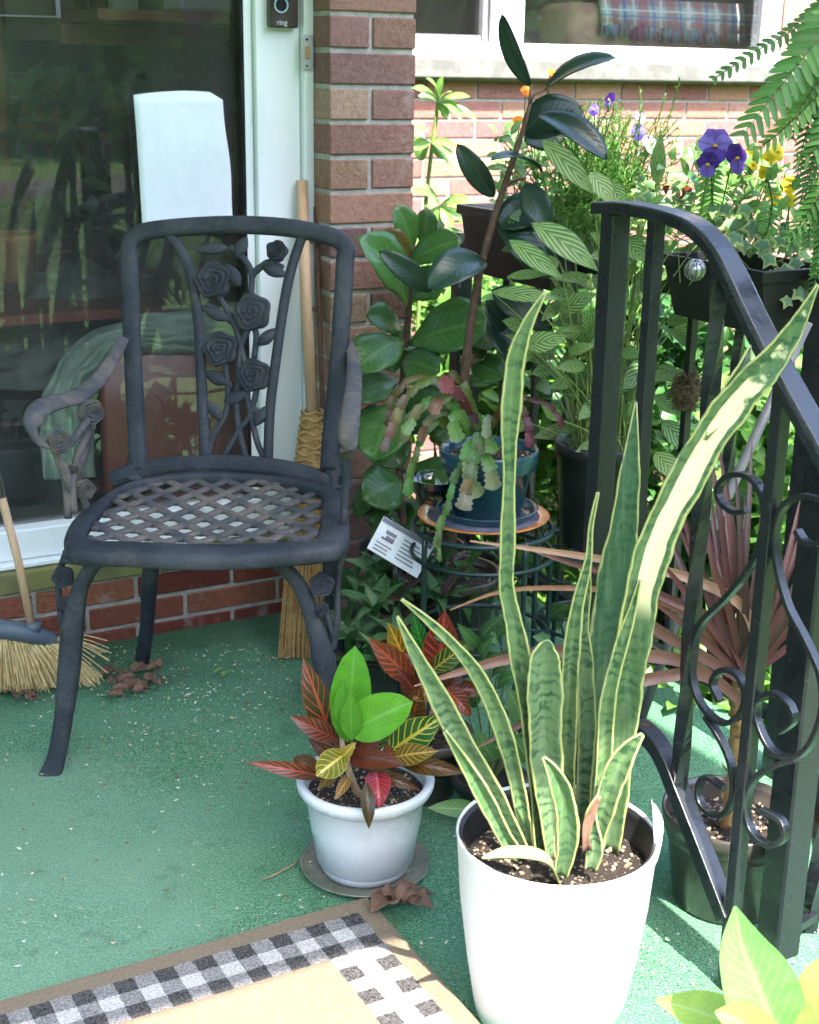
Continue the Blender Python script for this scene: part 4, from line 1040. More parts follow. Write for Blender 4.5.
def snk(name, pts, d0, d1, mt, parent, fold=.35, nrm=None, c=(.13, .22, .11), bulge=0, twist=0):
    q = cat([V((p[0], p[1], p[2])) for p in pts], 5); m = MB(); P = []; Wd = []; n = len(q); N_ = []
    for i, s in enumerate(q):
        t = i / (n - 1); p = at(s.x, s.y, d=d0 + (d1 - d0) * t + bulge * math.sin(math.pi * t)); P.append(p); Wd.append(max(.0012, s.z * mpp(p)))
        b = (nrm or V((0, -1, .15))); N_.append(Matrix.Rotation(twist * t, 3, 'Z') @ b)
    if P[0].z > P[-1].z: P.reverse(); Wd.reverse(); N_.reverse()
    ph = rnd.uniform(0, 6); m.ribbon(P, [w * .88 * (1 + .05 * math.sin(i * .8 + ph) + .03 * math.sin(i * 2.1 + ph)) for i, w in enumerate(Wd)], N_, fold * .9, c, None, 10, .012, cup=fold * .6)
    return m.build(name, mt, parent, solid=.0022)
# snake plant
sp = thing('potted_snake_plant', V((.181, 1.476, 0)), 'tall snake plant with yellow edged leaves in a large white pot', 'plant'); so_ = sp.location.copy()
m = MB(); m.lathe(so_, [(.085, 0), (.091, .004), (.103, .08), (.113, .16), (.1185, .238), (.120, .244), (.1185, .247), (.1165, .244), (.110, .16), (.088, .02), (0, .02)], 72); m.build('pot', M['pot_matte'], sp)
m = MB(); m.lathe(so_, [(.1115, .19), (.1155, .240), (.1165, .243), (.1135, .244), (.1105, .236), (.104, .16), (.1, .15)], 64); m.build('liner', M['pot_black'], sp)
soil(sp, so_, .1065, .205, 170, 3)
SN = [
 ([(545, 868, 22), (541, 790, 27), (533, 720, 27), (521, 662, 24), (513, 620, 20), (506, 585, 16), (507, 550, 17), (508, 505, 15), (509, 470, 13), (509, 432, 19), (512, 390, 23), (516, 356, 20), (528, 322, 13), (546, 291, 2)], 1.50, 1.46, 0),
 ([(606, 850, 30), (612, 790, 34), (619, 730, 36), (626, 680, 37), (632, 638, 39), (642, 582, 41), (656, 536, 42), (680, 485, 42), (709, 433, 41), (731, 403, 42), (749, 382, 38), (772, 357, 33), (795, 325, 19), (818, 284, 3)], 1.50, 1.42, 1),
 ([(522, 852, 20), (492, 795, 27), (462, 740, 26), (436, 690, 22), (414, 650, 13), (397, 616, 2)], 1.44, 1.37, 0),
 ([(528, 848, 14), (518, 790, 16), (507, 745, 19), (492, 703, 19), (473, 668, 15), (450, 641, 11), (425, 618, 8), (401, 599, 2)], 1.47, 1.40, 0),
 ([(520, 856, 13), (506, 838, 16), (489, 806, 18), (470, 772, 16), (444, 730, 3)], 1.41, 1.36, 0),
 ([(556, 862, 20), (549, 800, 30), (544, 740, 38), (543, 690, 40), (543, 658, 37), (546, 645, 26), (549, 640, 14)], 1.49, 1.47, 0),
 ([(566, 850, 18), (566, 760, 20), (568, 700, 20), (571, 650, 19), (577, 605, 15), (588, 560, 8), (591, 525, 5), (598, 492, 3)], 1.52, 1.50, 0),
 ([(590, 850, 26), (597, 780, 34), (602, 700, 42), (607, 640, 46), (614, 580, 44), (622, 530, 34), (629, 470, 22), (636, 402, 2)], 1.56, 1.57, 0),
 ([(577, 850, 14), (583, 780, 18), (585, 720, 20), (583, 670, 20), (580, 630, 17), (586, 590, 9), (590, 570, 2)], 1.54, 1.51, 0),
 ([(592, 862, 16), (598, 830, 19), (606, 800, 25), (617, 770, 27), (630, 748, 21), (643, 734, 4)], 1.45, 1.42, 0),
 ([(560, 874, 15), (566, 845, 23), (566, 815, 25), (560, 788, 23), (551, 768, 15), (543, 757, 3)], 1.425, 1.40, 0),
 ([(590, 868, 13), (594, 845, 19), (590, 815, 13), (599, 795, 5)], 1.43, 1.42, 0),
 ([(596, 850, 16), (603, 770, 18), (608, 700, 17), (620, 650, 15), (632, 612, 10), (640, 580, 3)], 1.475, 1.46, 0),
 ([(705, 440, 4), (718, 412, 22), (731, 387, 24), (742, 365, 16), (750, 345, 2)], 1.45, 1.47, 0),
]
for i, (p, a, b, k) in enumerate(SN):
    snk('leaf', p, a, b, M['snake_pale'] if k else M['snake'], sp, fold=.42 if i not in (1, 7) else .3, twist=rnd.uniform(-.5, .5) if i not in (1,) else .1, c=((.13, .215, .085), (.085, .16, .06), (.15, .235, .11))[i % 3] if i != 7 else (.055, .125, .06), bulge=0)
m = MB(); P = [at(x, y, d=d) for x, y, d in ((558, 882, 1.43), (548, 862, 1.40), (530, 854, 1.375), (505, 853, 1.36), (482, 858, 1.345))]
m.ribbon(cat(P, 4), [interp([.010, .018, .017, .014, .002], i / 16) for i in range(17)], V((0, -.6, 1)), .3, (.30, .42, .26), (.5, .5, .2), 4); m.build('leaf', M['edge_leaf'], sp, solid=.002)
m = MB(); P = [at(x, y, d=1.416) for x, y in ((587, 850), (586, 830), (592, 812), (600, 797))]
m.ribbon(cat(P, 3), [.012, .011, .009, .010, .012, .012, .01, .008, .006, .002], V((0, -1, .2)), .5, (.33, .17, .07), (.45, .3, .15), 4, wave=.12); m.build('dried_tip', M['deadleaf'], sp, solid=.001)
m = MB(); P = [at(652, 803, d=1.50), at(657, 822, d=1.47), at(657, 845, d=1.46), at(654, 866, d=1.46)]; m.ribbon(cat(P, 3), [.010, .013, .014, .014, .013, .011, .009, .007, .005, .002], V((.3, -1, 0)), .4, (.8, .8, .78), None, 3); m.build('plant_tag', M['paper'], sp, solid=.001)

# crotons
def croton(t, lst, d):
    m = MB()
    for (bx, by, tx, ty, w, c, c2, sh, arch, dd) in lst:
        L(m, bx, by, tx, ty, w * (1.35 if sh == 'lance' else 1.05), d + dd[0], d + dd[1], shape=sh, arch=arch, c=lin(c) if isinstance(c, str) else c, c2=lin(c2) if isinstance(c2, str) else c2, fold=.3, n=10, nx=6, wave=.015, nrm=V((rnd.uniform(-.2, .2), -1, .6)))
    return m
c1_ = at(365, 868, z=0)
ct = thing('potted_croton', c1_, 'small croton with red and lime leaves in a pale grey pot on a round saucer', 'plant')
m = MB(); m.lathe(c1_, [(.07, .0), (.084, .003), (.089, .010), (.091, .010), (.087, .004), (.075, .004), (.07, .003)], 56); 
m = MB(); m.lathe(c1_ + UP * .0035, [(0, 0), (.080, 0), (.092, .009), (.094, .010), (.0935, .0075), (.081, -.0025), (0, -.0025)], 56)
tag(m.build('saucer', M['saucer']), 'round grey green saucer under the pale grey croton pot', 'saucer')
po = c1_ + UP * .004
m = MB(); m.lathe(po, [(.056, 0), (.063, .003), (.066, .012), (.067, .016), (.070, .018), (.080, .080), (.0845, .118), (.087, .121), (.094, .126), (.0975, .133), (.0985, .140), (.096, .1435), (.089, .1435), (.085, .140), (.083, .12), (.065, .02), (0, .02)], 72); m.build('pot', M['pot_white'], ct)
soil(ct, po, .083, .122, 90, 5)
RD, RV, DR, YG, YV, GR, LM = '#5a1f26', '#d2564e', '#7a2230', '#8a9a2c', '#e8d060', '#3c6420', '#5fb81e'
CL = [
 (337, 748, 303, 657, 23, '#3c3416', '#be5138', 'lance', .05, (0, .02)), (338, 740, 290, 716, 16, '#4a2b17', '#a13d35', 'lance', .06, (-.01, -.02)),
 (330, 778, 246, 762, 12, '#4d3317', '#be494c', 'lance', .10, (-.01, -.04)), (348, 752, 316, 776, 28, '#6a6a22', '#ecd45e', 'obov', .16, (-.03, -.08)),
 (350, 756, 405, 765, 22, '#652e1f', '#3c2313', 'ovate', .14, (-.03, -.08)), (388, 752, 443, 716, 27, '#1f5c20', '#f0d84a', 'lance', .10, (.0, .0)),
 (398, 762, 466, 773, 14, '#4a3913', '#8c4c29', 'lance', .12, (.0, -.02)), (376, 772, 379, 808, 25, '#89232c', '#cc5f57', 'ovate', .16, (-.05, -.09)),
 (366, 782, 369, 829, 11, '#3c3211', '#564218', 'lance', .10, (-.095, -.125)), (393, 757, 438, 751, 17, '#6b5a20', '#e0b050', 'lance', .12, (-.01, -.03)),
 (361, 757, 378, 736, 18, '#64291a', '#a83639', 'ovate', .10, (.0, .0)), (322, 776, 294, 757, 17, '#4e3913', '#934a2b', 'lance', .10, (.0, .03)),
 (336, 772, 318, 789, 10, '#574b17', '#b4834c', 'lance', .08, (-.03, -.06)), (345, 756, 325, 727, 22, '#3f2b20', '#a1442b', 'lance', .10, (.03, .05)),
 (360, 752, 368, 722, 16, '#3d2a1c', '#a13628', 'lance', .08, (.03, .05)), (380, 760, 412, 742, 14, '#65331a', '#be5a3f', 'lance', .1, (.0, .0)),
 (350, 775, 335, 800, 9, '#7c5a30', '#c8a050', 'lance', .1, (-.02, -.05)), (352, 765, 398, 725, 15, '#31501c', '#d0b040', 'lance', .1, (.04, .04)),
 (325, 770, 300, 770, 10, '#3e3312', '#8c3928', 'lance', .1, (.02, .03)), (343, 765, 308, 738, 13, '#3c2713', '#9a3e30', 'lance', .1, (.01, .01)),
 (368, 770, 420, 790, 11, '#403511', '#894428', 'lance', .14, (.0, -.02)), (340, 760, 356, 742, 12, '#8c7a2c', '#e8cc60', 'ovate', .1, (-.04, -.05))]
croton(ct, CL, 1.785).build('foliage', M['croton_leaf'], ct)
m = croton(ct, [(347, 742, 355, 646, 40, (.10, .34, .02), (.30, .55, .12), 'ell', .06, (-.02, -.01)), (350, 732, 413, 702, 44, (.13, .40, .025), (.38, .60, .15), 'ell', .10, (-.04, -.06)), (341, 728, 344, 678, 13, (.07, .27, .02), (.2, .45, .08), 'lance', .05, (-.04, -.04)), (352, 740, 350, 692, 16, (.08, .28, .02), (.2, .45, .08), 'lance', .05, (-.05, -.05))], 1.785)
m.build('lime_leaves', M['broad_leaf'], ct)
m = MB(); m.tube(cat([at(362, 803, d=1.785), at(354, 785, d=1.765), at(347, 765, d=1.76), at(343, 748, d=1.77), at(341, 735, d=1.78)], 4), [.0065, .0055, .005, .004, .003], 10); m.tube([at(347, 765, d=1.76), at(372, 752, d=1.79), at(396, 760, d=1.79)], .003, 8); m.build('stem', M['stem_tan'], ct)
c2_ = V((.03, 2.02, 0))
ct2 = thing('potted_croton', c2_, 'red and yellow croton behind, between the lime leaved croton and the wire stand', 'plant')
m = MB(); m.lathe(c2_, pot_prof(.05, .07, .11)); m.build('pot', M['pot_brown'], ct2); soil(ct2, c2_, .063, .09, 20, 8)
RDX = 0
CL2 = [(438, 672, 445, 611, 28, '#662a1d', '#cc4938', 'lance', .05, (0, 0)), (427, 660, 413, 614, 14, '#1c5a20', '#4a9a3c', 'lance', .05, (.02, .02)), (414, 682, 368, 638, 20, '#713c21', '#be5b42', 'lance', .06, (0, -.02)),
 (412, 676, 388, 622, 20, '#715f13', '#e8a040', 'lance', .06, (.02, .02)), (430, 672, 476, 638, 16, '#3c5620', '#d8b850', 'lance', .06, (0, -.02)), (414, 722, 421, 686, 26, '#563c13', '#cf5a36', 'ovate', .1, (-.03, -.06)),
 (440, 702, 462, 668, 22, '#3c2515', '#723522', 'ovate', .1, (0, 0)), (446, 688, 471, 716, 20, '#562e13', '#cc5135', 'ovate', .12, (-.02, -.05)), (410, 700, 398, 735, 18, '#3c2313', '#652e1d', 'ovate', .1, (-.03, -.06)),
 (422, 700, 398, 668, 16, '#492716', '#93332e', 'lance', .1, (-.02, -.03)), (436, 690, 412, 700, 18, '#645013', '#c57a2b', 'ovate', .12, (-.04, -.06)), (445, 700, 430, 740, 18, '#3c2712', '#903328', 'ovate', .12, (-.02, -.05)), (430, 668, 402, 652, 12, '#492a13', '#9a4430', 'lance', .05, (0, 0)),
 (448, 690, 486, 690, 14, '#482a12', '#9a3e28', 'lance', .1, (0, 0)), (430, 690, 440, 660, 18, '#3a2a18', '#8c2f22', 'lance', .06, (.03, .04))]
croton(ct2, CL2, 2.02).build('foliage', M['croton_leaf'], ct2)
m = MB(); m.tube([c2_ + UP * .09, at(430, 700, d=2.02), at(428, 665, d=2.03)], .004, 8); m.build('stem', M['stem_brown'], ct2)

# christmas cactus on its orange plate
pl = V((*ST1, ST1h + .001)); pb_ = pl
m = MB(); m.lathe(pb_, [(0, 0), (.060, 0), (.085, .006), (.108, .013), (.111, .016), (.108, .0165), (.084, .011), (.06, .006), (0, .006)], 64)
plt = m.build('glazed_plate', M['plate']); tag(plt, 'orange glazed plate on the wire stand under the blue pot', 'plate')
m = MB(); m.lathe(pb_ + UP * .0002, [(0, .0062), (.0601, .0063), (.082, .0108), (.094, .0136)], 64); m.build('centre_glaze', M['platein'], plt)
m = MB(); o = pb_ + UP * .0075 + V((.006, 0, 0)); m.lathe(o, [(0, 0), (.066, 0), (.080, .012), (.084, .020), (.0855, .022), (.082, .0225), (.077, .013), (.064, .006), (0, .006)], 56)
tag(m.build('blue_saucer', M['pot_blue']), 'teal blue glazed saucer on the orange plate', 'saucer')
cc = thing('potted_cactus', o + UP * .0065, 'trailing holiday cactus with pink tipped segments in a teal blue pot', 'plant'); co = cc.location.copy()
m = MB(); m.lathe(co, [(.052, 0), (.056, .003), (.072, .080), (.077, .083), (.080, .086), (.083, .112), (.082, .116), (.078, .116), (.074, .108), (.055, .02), (0, .02)], 56); m.build('pot', M['pot_blue'], cc)
soil(cc, co, .074, .100, 20, 4)
sg = MB()
def chain(pts, w0, w1, d0, d1, g0, g1, pitch=15):
    q = cat([V((x, y, 0)) for x, y in pts], 8); L_ = [0]
    for i in range(1, len(q)): L_.append(L_[-1] + (q[i] - q[i - 1]).length)
    ns = max(2, int(L_[-1] / pitch)); P = []
    for k in range(ns + 1):
        s = L_[-1] * k / ns; i = min(max(j for j in range(len(L_)) if L_[j] <= s + 1e-6), len(q) - 2); u = (s - L_[i]) / max(1e-6, L_[i + 1] - L_[i]); P.append(q[i].lerp(q[i + 1], min(1, u)))
    for k in range(ns):
        t = k / ns; d = d0 + (d1 - d0) * t; a = at(P[k].x, P[k].y, d=d); b = at(P[k + 1].x, P[k + 1].y, d=d0 + (d1 - d0) * (k + 1) / ns)
        w = (w0 + (w1 - w0) * t) * .88 * mpp(a) * rnd.uniform(.85, 1.15); g = t ** 2; c = tuple(x + (y - x) * g for x, y in zip(lin(g0), lin(g1))); c = tuple(x * rnd.uniform(.38, .68) for x in c)
        nn = V((rnd.uniform(-.5, .5), -1, rnd.uniform(.0, .7))).normalized(); D_ = b - a; ln = D_.length * 1.12; D_.normalize()
        pts_ = []; ws = []
        for i in range(9):
            u = i / 8; pts_.append(a + D_ * (ln * u) + nn * (.004 * math.sin(math.pi * u)))
            ws.append(w * (.34, .62, .88, .70, .98, .78, 1.05, .92, .30)[i])
        sg.ribbon(pts_, ws, nn, .25, c, tuple(x * 1.3 for x in c), 4)
G_, PK, DRD = '#5f8a45', '#b06a70', '#7a3040'
for a in [([(476, 436), (462, 400), (440, 380), (418, 384), (400, 408), (388, 440), (383, 450)], 10, 13, 2.22, 2.10, G_, '#a87a6c'), ([(470, 436), (450, 402), (432, 398), (418, 410), (412, 425), (404, 432)], 12, 16, 2.20, 2.08, G_, '#a8a878'),
          ([(474, 438), (468, 455), (455, 478), (447, 505), (440, 530), (437, 546)], 10, 10, 2.16, 2.08, G_, '#8aa058'), ([(478, 432), (476, 450), (472, 472), (466, 492), (462, 508)], 16, 20, 2.15, 2.09, '#78a860', '#b88a88'),
          ([(480, 436), (484, 455), (492, 475), (494, 488)], 14, 21, 2.15, 2.09, '#78a058', '#b86078'), ([(470, 440), (466, 468), (474, 490), (480, 494)], 16, 20, 2.15, 2.10, '#88b070', '#b87880'), ([(490, 430), (508, 402), (530, 398), (552, 408), (562, 426)], 8, 9, 2.24, 2.22, '#6a4a3a', DRD),
          ([(488, 432), (500, 410), (518, 402), (526, 422), (530, 446)], 9, 14, 2.22, 2.16, '#6a5a3a', '#903a50'), ([(480, 430), (468, 400), (450, 390), (438, 400), (432, 412)], 16, 16, 2.2, 2.12, '#7a9a50', '#b05068'), ([(476, 430), (460, 392), (444, 388), (440, 384)], 16, 24, 2.2, 2.12, '#8a5a58', '#c06078'),
          ([(470, 434), (446, 410), (428, 420), (424, 436), (421, 440)], 11, 10, 2.2, 2.12, G_, '#a86a6a'), ([(466, 438), (440, 420), (420, 440), (412, 470), (408, 494)], 9, 12, 2.18, 2.10, '#5a7a3c', '#6c9a4c'), ([(462, 436), (430, 404), (408, 420), (402, 440)], 12, 15, 2.22, 2.14, G_, '#90a068'),
          ([(468, 430), (455, 408), (452, 425), (458, 440)], 14, 18, 2.18, 2.12, '#6f9a50', '#80a860'), ([(484, 428), (488, 412), (486, 425), (487, 436)], 12, 13, 2.16, 2.12, '#90a090', '#c0b8a8'), ([(484, 434), (490, 442), (492, 452)], 14, 16, 2.15, 2.12, '#6a9048', '#809058'),
          ([(478, 428), (474, 405), (462, 384), (452, 372)], 9, 10, 2.26, 2.26, '#5f8038', '#7a6a48'), ([(470, 430), (440, 384), (412, 378), (394, 396), (388, 425)], 8, 10, 2.26, 2.18, '#6a7a40', '#9a5a58'), ([(440, 530), (439, 548), (440, 560)], 6, 6, 2.08, 2.08, '#7a9a58', '#9ab070')]:
    chain(*a)
sg.build('segments', M['vein_leaf'], cc)
bw = MB(); o2 = at(436, 488, d=2.31); bw.lathe(V((o2.x, o2.y, ST1h + .002)), [(0, 0), (.028, 0), (.036, .03), (.045, .055), (.047, .057), (.0455, .057), (.034, .03), (.026, .003), (0, .003)], 36)
tag(bw.build('plastic_dish', M['clear']), 'small clear plastic dish behind the blue pot', 'dish')

# calathea in black nursery pot
ca = thing('potted_calathea', V((*ST2, zcb)), 'tall herringbone leaved plant in a black nursery pot', 'plant'); o = ca.location.copy()
m = MB(); m.lathe(o, [(.060, 0), (.062, .003), (.066, .055), (.0675, .056), (.070, .110), (.0715, .111), (.075, .165), (.079, .166), (.0815, .188), (.079, .190), (.076, .188), (.07, .16), (.058, .02), (0, .02)], 56); m.build('pot', M['pot_black'], ca)
soil(ca, o, .075, .168, 30, 6)
hm = MB(); st_ = MB(); HC, HV = (.065, .15, .05), (.28, .42, .14)
HL = [(542, 140, 595, 195, 22), (590, 172, 612, 206, 22), (657, 185, 661, 132, 15), (607, 183, 626, 207, 18), (532, 223, 598, 271, 28), (509, 240, 563, 279, 19), (507, 277, 554, 273, 10), (492, 292, 560, 299, 15), (560, 302, 541, 321, 13), (559, 311, 597, 293, 19), (525, 345, 566, 339, 21), (585, 366, 556, 368, 14), (582, 322, 547, 325, 9),
      (625, 240, 645, 262, 20), (633, 258, 648, 312, 17), (646, 247, 658, 272, 14), (672, 261, 691, 257, 13), (671, 289, 690, 284, 13), (621, 351, 641, 357, 15), (652, 360, 622, 389, 25), (632, 400, 650, 428, 22), (668, 328, 694, 352, 10), (583, 345, 591, 322, 16), (600, 400, 578, 420, 16), (640, 290, 655, 318, 12), (568, 352, 596, 345, 12), (577, 395, 560, 375, 14), (588, 330, 560, 330, 9),
      (604, 300, 625, 330, 15), (645, 330, 662, 300, 12), (618, 300, 600, 275, 15), (610, 250, 590, 232, 15), (662, 420, 690, 452, 20), (655, 452, 678, 480, 22), (640, 215, 650, 180, 14), (575, 378, 548, 388, 15), (612, 340, 600, 365, 15), (668, 372, 700, 386, 16), (600, 440, 575, 452, 12), (626, 212, 648, 225, 18), (640, 205, 655, 240, 16), (560, 420, 540, 400, 14), (655, 395, 680, 415, 16)]
for k in range(58):
    x = rnd.uniform(520, 690); y = rnd.uniform(215, 430)
    if x > 640: y = max(y, 260)
    s_ = -1 if x < 600 else 1; ln = rnd.uniform(24, 48); HL.append((x, y, x + s_ * ln * rnd.uniform(.5, 1), y + rnd.uniform(-.5, .5) * ln, rnd.uniform(11, 19)))
for i, (x0, y0, x1, y1, w) in enumerate(HL):
    dd = 2.36 + rnd.uniform(-.07, .07) if i > 5 else 2.30
    if i > 41: dd = 2.43 + rnd.uniform(-.06, .05)
    k = rnd.uniform(.85, 1.2); yel = rnd.uniform(0, .05)
    a = at(x0, y0, d=dd); b = at(x1, y1, d=dd - .03); low = max(a.z, b.z)
    leaf3(hm, a, b, w * 1.05 * mpp(a), 'lance', .08, V((rnd.uniform(-.3, .3), -1, .35)), .15, tuple(x * k for x in (HC[0] + yel, HC[1] + yel, HC[2])), tuple(x * k for x in (HV[0] + yel, HV[1], HV[2])), 10, 6, .01)
    s = a if a.z < b.z or i in (0, 4, 5) else b
    e = b if i in (0, 4, 5, 11) else a
    r0 = o + V((rnd.uniform(-.045, .045), rnd.uniform(-.04, .04), .165)); mid = V((r0.x * .6 + e.x * .4, r0.y * .6 + e.y * .4, r0.z + (e.z - r0.z) * .6))
    if e.z > r0.z: st_.tube(cat([r0, mid, e], 5), [.0019, .0016, .0011], 5, cap=False)
for k in range(26):
    r0 = o + V((rnd.uniform(-.05, .05), rnd.uniform(-.05, .05), .16)); e = r0 + V((rnd.uniform(-.06, .06), rnd.uniform(-.03, .03), rnd.uniform(.12, .42)))
    st_.tube(cat([r0, r0.lerp(e, .6) + V((0, 0, .02)), e], 4), .0016, 5, cap=False)
    if k % 2: leaf3(hm, e, e + V((rnd.uniform(-.08, .08), rnd.uniform(-.06, .02), rnd.uniform(-.01, .05))), .032, 'ell', .1, V((0, -1, .6)), .15, HC, HV, 8, 4)
hm.build('foliage', M['herring_leaf'], ca); st_.build('stems', M['stem_green'], ca)

# rubber plant
zr = .02
rp = thing('potted_rubber_plant', V((.075, 2.52, 0)), 'rubber plant with large dark leaves on one bare brown stem', 'plant'); o = rp.location.copy()
m = MB(); m.lathe(o, pot_prof(.07, .10, .20)); m.build('pot', M['pot_brown'], rp); soil(rp, o, .092, .18, 20, 9)
ss = cat([o + UP * .18, at(462, 430, d=2.50), at(465, 373, d=2.46), at(477, 286, d=2.45), at(495, 215, d=2.44), at(519, 143, d=2.43), at(530, 104, d=2.42)], 6)
m = MB(); m.tube(ss, [.0095, .009, .0085, .007, .006, .0045, .003], 10); m.tube([at(530, 104, d=2.42), at(534, 95, d=2.42), at(547, 88, d=2.42)], .0022, 6); m.tube([at(529, 108, d=2.42), at(531, 84, d=2.42)], .0022, 6); m.tube(cat([at(505, 188, d=2.44), at(512, 182, d=2.43), at(526, 178, d=2.41)], 3), .0022, 6); m.build('stem', M['stem_brown'], rp)
RL = [(531, 86, 502, 14, 25, .06, 2.42, 2.44, (-.9, -.6, .2)), (546, 89, 616, 58, 30, .10, 2.42, 2.38, (0, -.6, 1)), (522, 132, 584, 112, 46, .14, 2.46, 2.44, (.1, -1, .6)), (524, 140, 566, 133, 30, -.05, 2.47, 2.50, (0, -1, .2)), (539, 115, 607, 160, 35, .10, 2.41, 2.35, (.2, -.9, .9)), (494, 197, 457, 144, 24, .08, 2.44, 2.42, (-.3, -1, .3)),
      (542, 172, 491, 160, 22, .12, 2.43, 2.36, (0, -.3, 1)), (525, 184, 549, 228, 30, .08, 2.41, 2.38, (-.2, -1, .2)), (545, 205, 498, 226, 40, .10, 2.46, 2.44, (0, -1, .7)), (499, 222, 551, 278, 36, .08, 2.45, 2.42, (.3, -1, .3)), (484, 260, 428, 289, 42, .12, 2.44, 2.36, (0, -.9, .9)), (432, 291, 379, 251, 24, .06, 2.43, 2.40, (.3, -1, .1)),
      (492, 290, 552, 330, 36, .08, 2.46, 2.44, (0, -1, .6)), (488, 320, 530, 370, 34, .06, 2.48, 2.46, (.2, -1, .4)), (505, 330, 486, 300, 22, .08, 2.47, 2.46, (0, -1, .6))]
for (x0, y0, x1, y1, w, ar, d0, d1, nr) in RL:
    m = MB(); a = at(x0, y0, d=d0); b = at(x1, y1, d=d1); leaf3(m, a, b, w * mpp(a), 'ell', ar, V(nr), .28, jit((.018, .045, .030), .2), (.05, .09, .05), 14, 6, .004)
    m.build('leaf', M['gloss_leaf'], rp, solid=.0015)

# fiddle leaf fig
ff = thing('potted_fiddle_fig', V((.01, 2.66, 0)), 'bushy fig with big glossy veined leaves beside the brick pillar', 'plant'); o = ff.location.copy()
m = MB(); m.lathe(o, pot_prof(.075, .105, .2)); m.build('pot', M['pot_black'], ff); soil(ff, o, .095, .18, 10, 2)
m = MB(); m.tube(cat([o + UP * .18, at(400, 500, d=2.68), at(402, 400, d=2.68), at(408, 320, d=2.66), at(413, 245, d=2.64)], 5), [.009, .008, .007, .005], 8); m.build('stem', M['stem_brown'], ff)
fm = MB(); FC, FV = (.050, .135, .028), (.16, .28, .09)
FL = [(406, 308, 357, 238, 56, .12, 2.62, 2.5), (413, 252, 396, 205, 30, .08, 2.64, 2.62), (424, 252, 426, 207, 24, .05, 2.66, 2.66), (412, 258, 383, 230, 24, .08, 2.62, 2.6), (404, 268, 464, 240, 36, .12, 2.62, 2.58), (408, 345, 492, 322, 60, .1, 2.66, 2.6), (404, 340, 352, 372, 48, .1, 2.64, 2.52), (400, 400, 372, 462, 56, .1, 2.66, 2.55), (404, 430, 448, 398, 55, .1, 2.66, 2.6), (402, 480, 362, 500, 50, .1, 2.66, 2.56),
      (404, 470, 452, 490, 48, .1, 2.68, 2.6), (412, 300, 446, 276, 40, .1, 2.62, 2.6), (400, 520, 380, 560, 44, .1, 2.68, 2.6), (402, 360, 440, 372, 48, .1, 2.66, 2.6), (406, 300, 390, 262, 30, .1, 2.7, 2.72), (402, 330, 366, 316, 36, .1, 2.68, 2.62), (410, 560, 440, 590, 40, .1, 2.7, 2.62), (398, 440, 354, 420, 44, .1, 2.7, 2.64), (400, 380, 345, 400, 40, .1, 2.7, 2.6), (420, 240, 440, 222, 26, .1, 2.68, 2.7)]
for k in range(26):
    x, y = rnd.uniform(352, 490), rnd.uniform(300, 560); FL.append((x, y, x + rnd.uniform(-45, 45), y + rnd.uniform(-10, 45), rnd.uniform(30, 50), .1, 2.72, 2.66))
for i, (x0, y0, x1, y1, w, ar, d0, d1) in enumerate(FL):
    k = rnd.uniform(.7, 1.2); c = tuple(x * k for x in FC)
    if i == 3: c = (.13, .085, .02)
    a = at(x0, y0, d=d0); b = at(x1, y1, d=d1)
    leaf3(fm, a, b, w * mpp(a), 'obov', ar, V((rnd.uniform(-.4, .4), -1, .6 + rnd.uniform(-.2, .4))), .22, c, tuple(x * k for x in FV), 10, 6, .03)
fm.build('foliage', M['gloss_leaf'], ff, solid=.001)

# dark shrubby plant by the card
dp = thing('potted_wandering_plant', V((-.02, 2.40, 0)), 'dark green rosette plant in front of the printed card', 'plant'); o = dp.location.copy()
m = MB(); m.lathe(o, pot_prof(.06, .085, .12)); m.build('pot', M['pot_brown'], dp); soil(dp, o, .078, .1, 20, 12)
fm = MB(); sm_ = MB()
for (x, y, d) in ((378, 575, 2.32), (365, 600, 2.30), (400, 560, 2.36), (372, 642, 2.26), (350, 625, 2.30), (430, 575, 2.34), (395, 600, 2.28), (420, 600, 2.32), (355, 670, 2.25), (385, 665, 2.2), (415, 560, 2.4), (440, 600, 2.3), (348, 590, 2.36), (400, 640, 2.24), (352, 640, 2.22), (375, 610, 2.24)):
    h = at(x, y, d=d); sm_.tube(cat([o + V((rnd.uniform(-.04, .04), rnd.uniform(-.04, .04), .1)), o.lerp(h, .6) + V((0, 0, .05)), h], 4), .0026, 6)
    k0 = rnd.random() * 6
    for k in range(8):
        a = k0 + k * 2.4; el = .15 + .12 * k; dv = V((math.cos(a) * math.cos(el), math.sin(a) * math.cos(el), math.sin(el)))
        leaf3(fm, h - UP * .004 * k, h + dv * rnd.uniform(.055, .09) + V((0, 0, -.006)), rnd.uniform(.019, .028), 'lance', .14, V((0, -.3, 1)), .35, jit((.06, .15, .05) if rnd.random() < .85 else (.08, .03, .04), .25), (.16, .26, .12), 6, 4)
fm.build('foliage', M['vein_leaf'], dp); sm_.build('stems', M['stem_brown'], dp)
dk = thing('dark_leaf_plant', at(415, 560, d=2.33), 'small plant with a few dark maroon leaves below the printed card', 'plant')
m = MB(); 
for (x0, y0, x1, y1, w) in ((408, 572, 416, 546, 18), (418, 572, 424, 552, 16), (400, 560, 381, 534, 5)): L(m, x0, y0, x1, y1, w, 2.30, 2.29, shape='ovate', c=(.035, .012, .018), c2=(.07, .02, .03))
m.build('foliage', M['plain_leaf'], dk); m = MB(); bb = at(410, 572, d=2.3); m.tube([V((bb.x, 2.34, .11)), bb], .002, 5); m.build('stem', M['stem_brown'], dk)

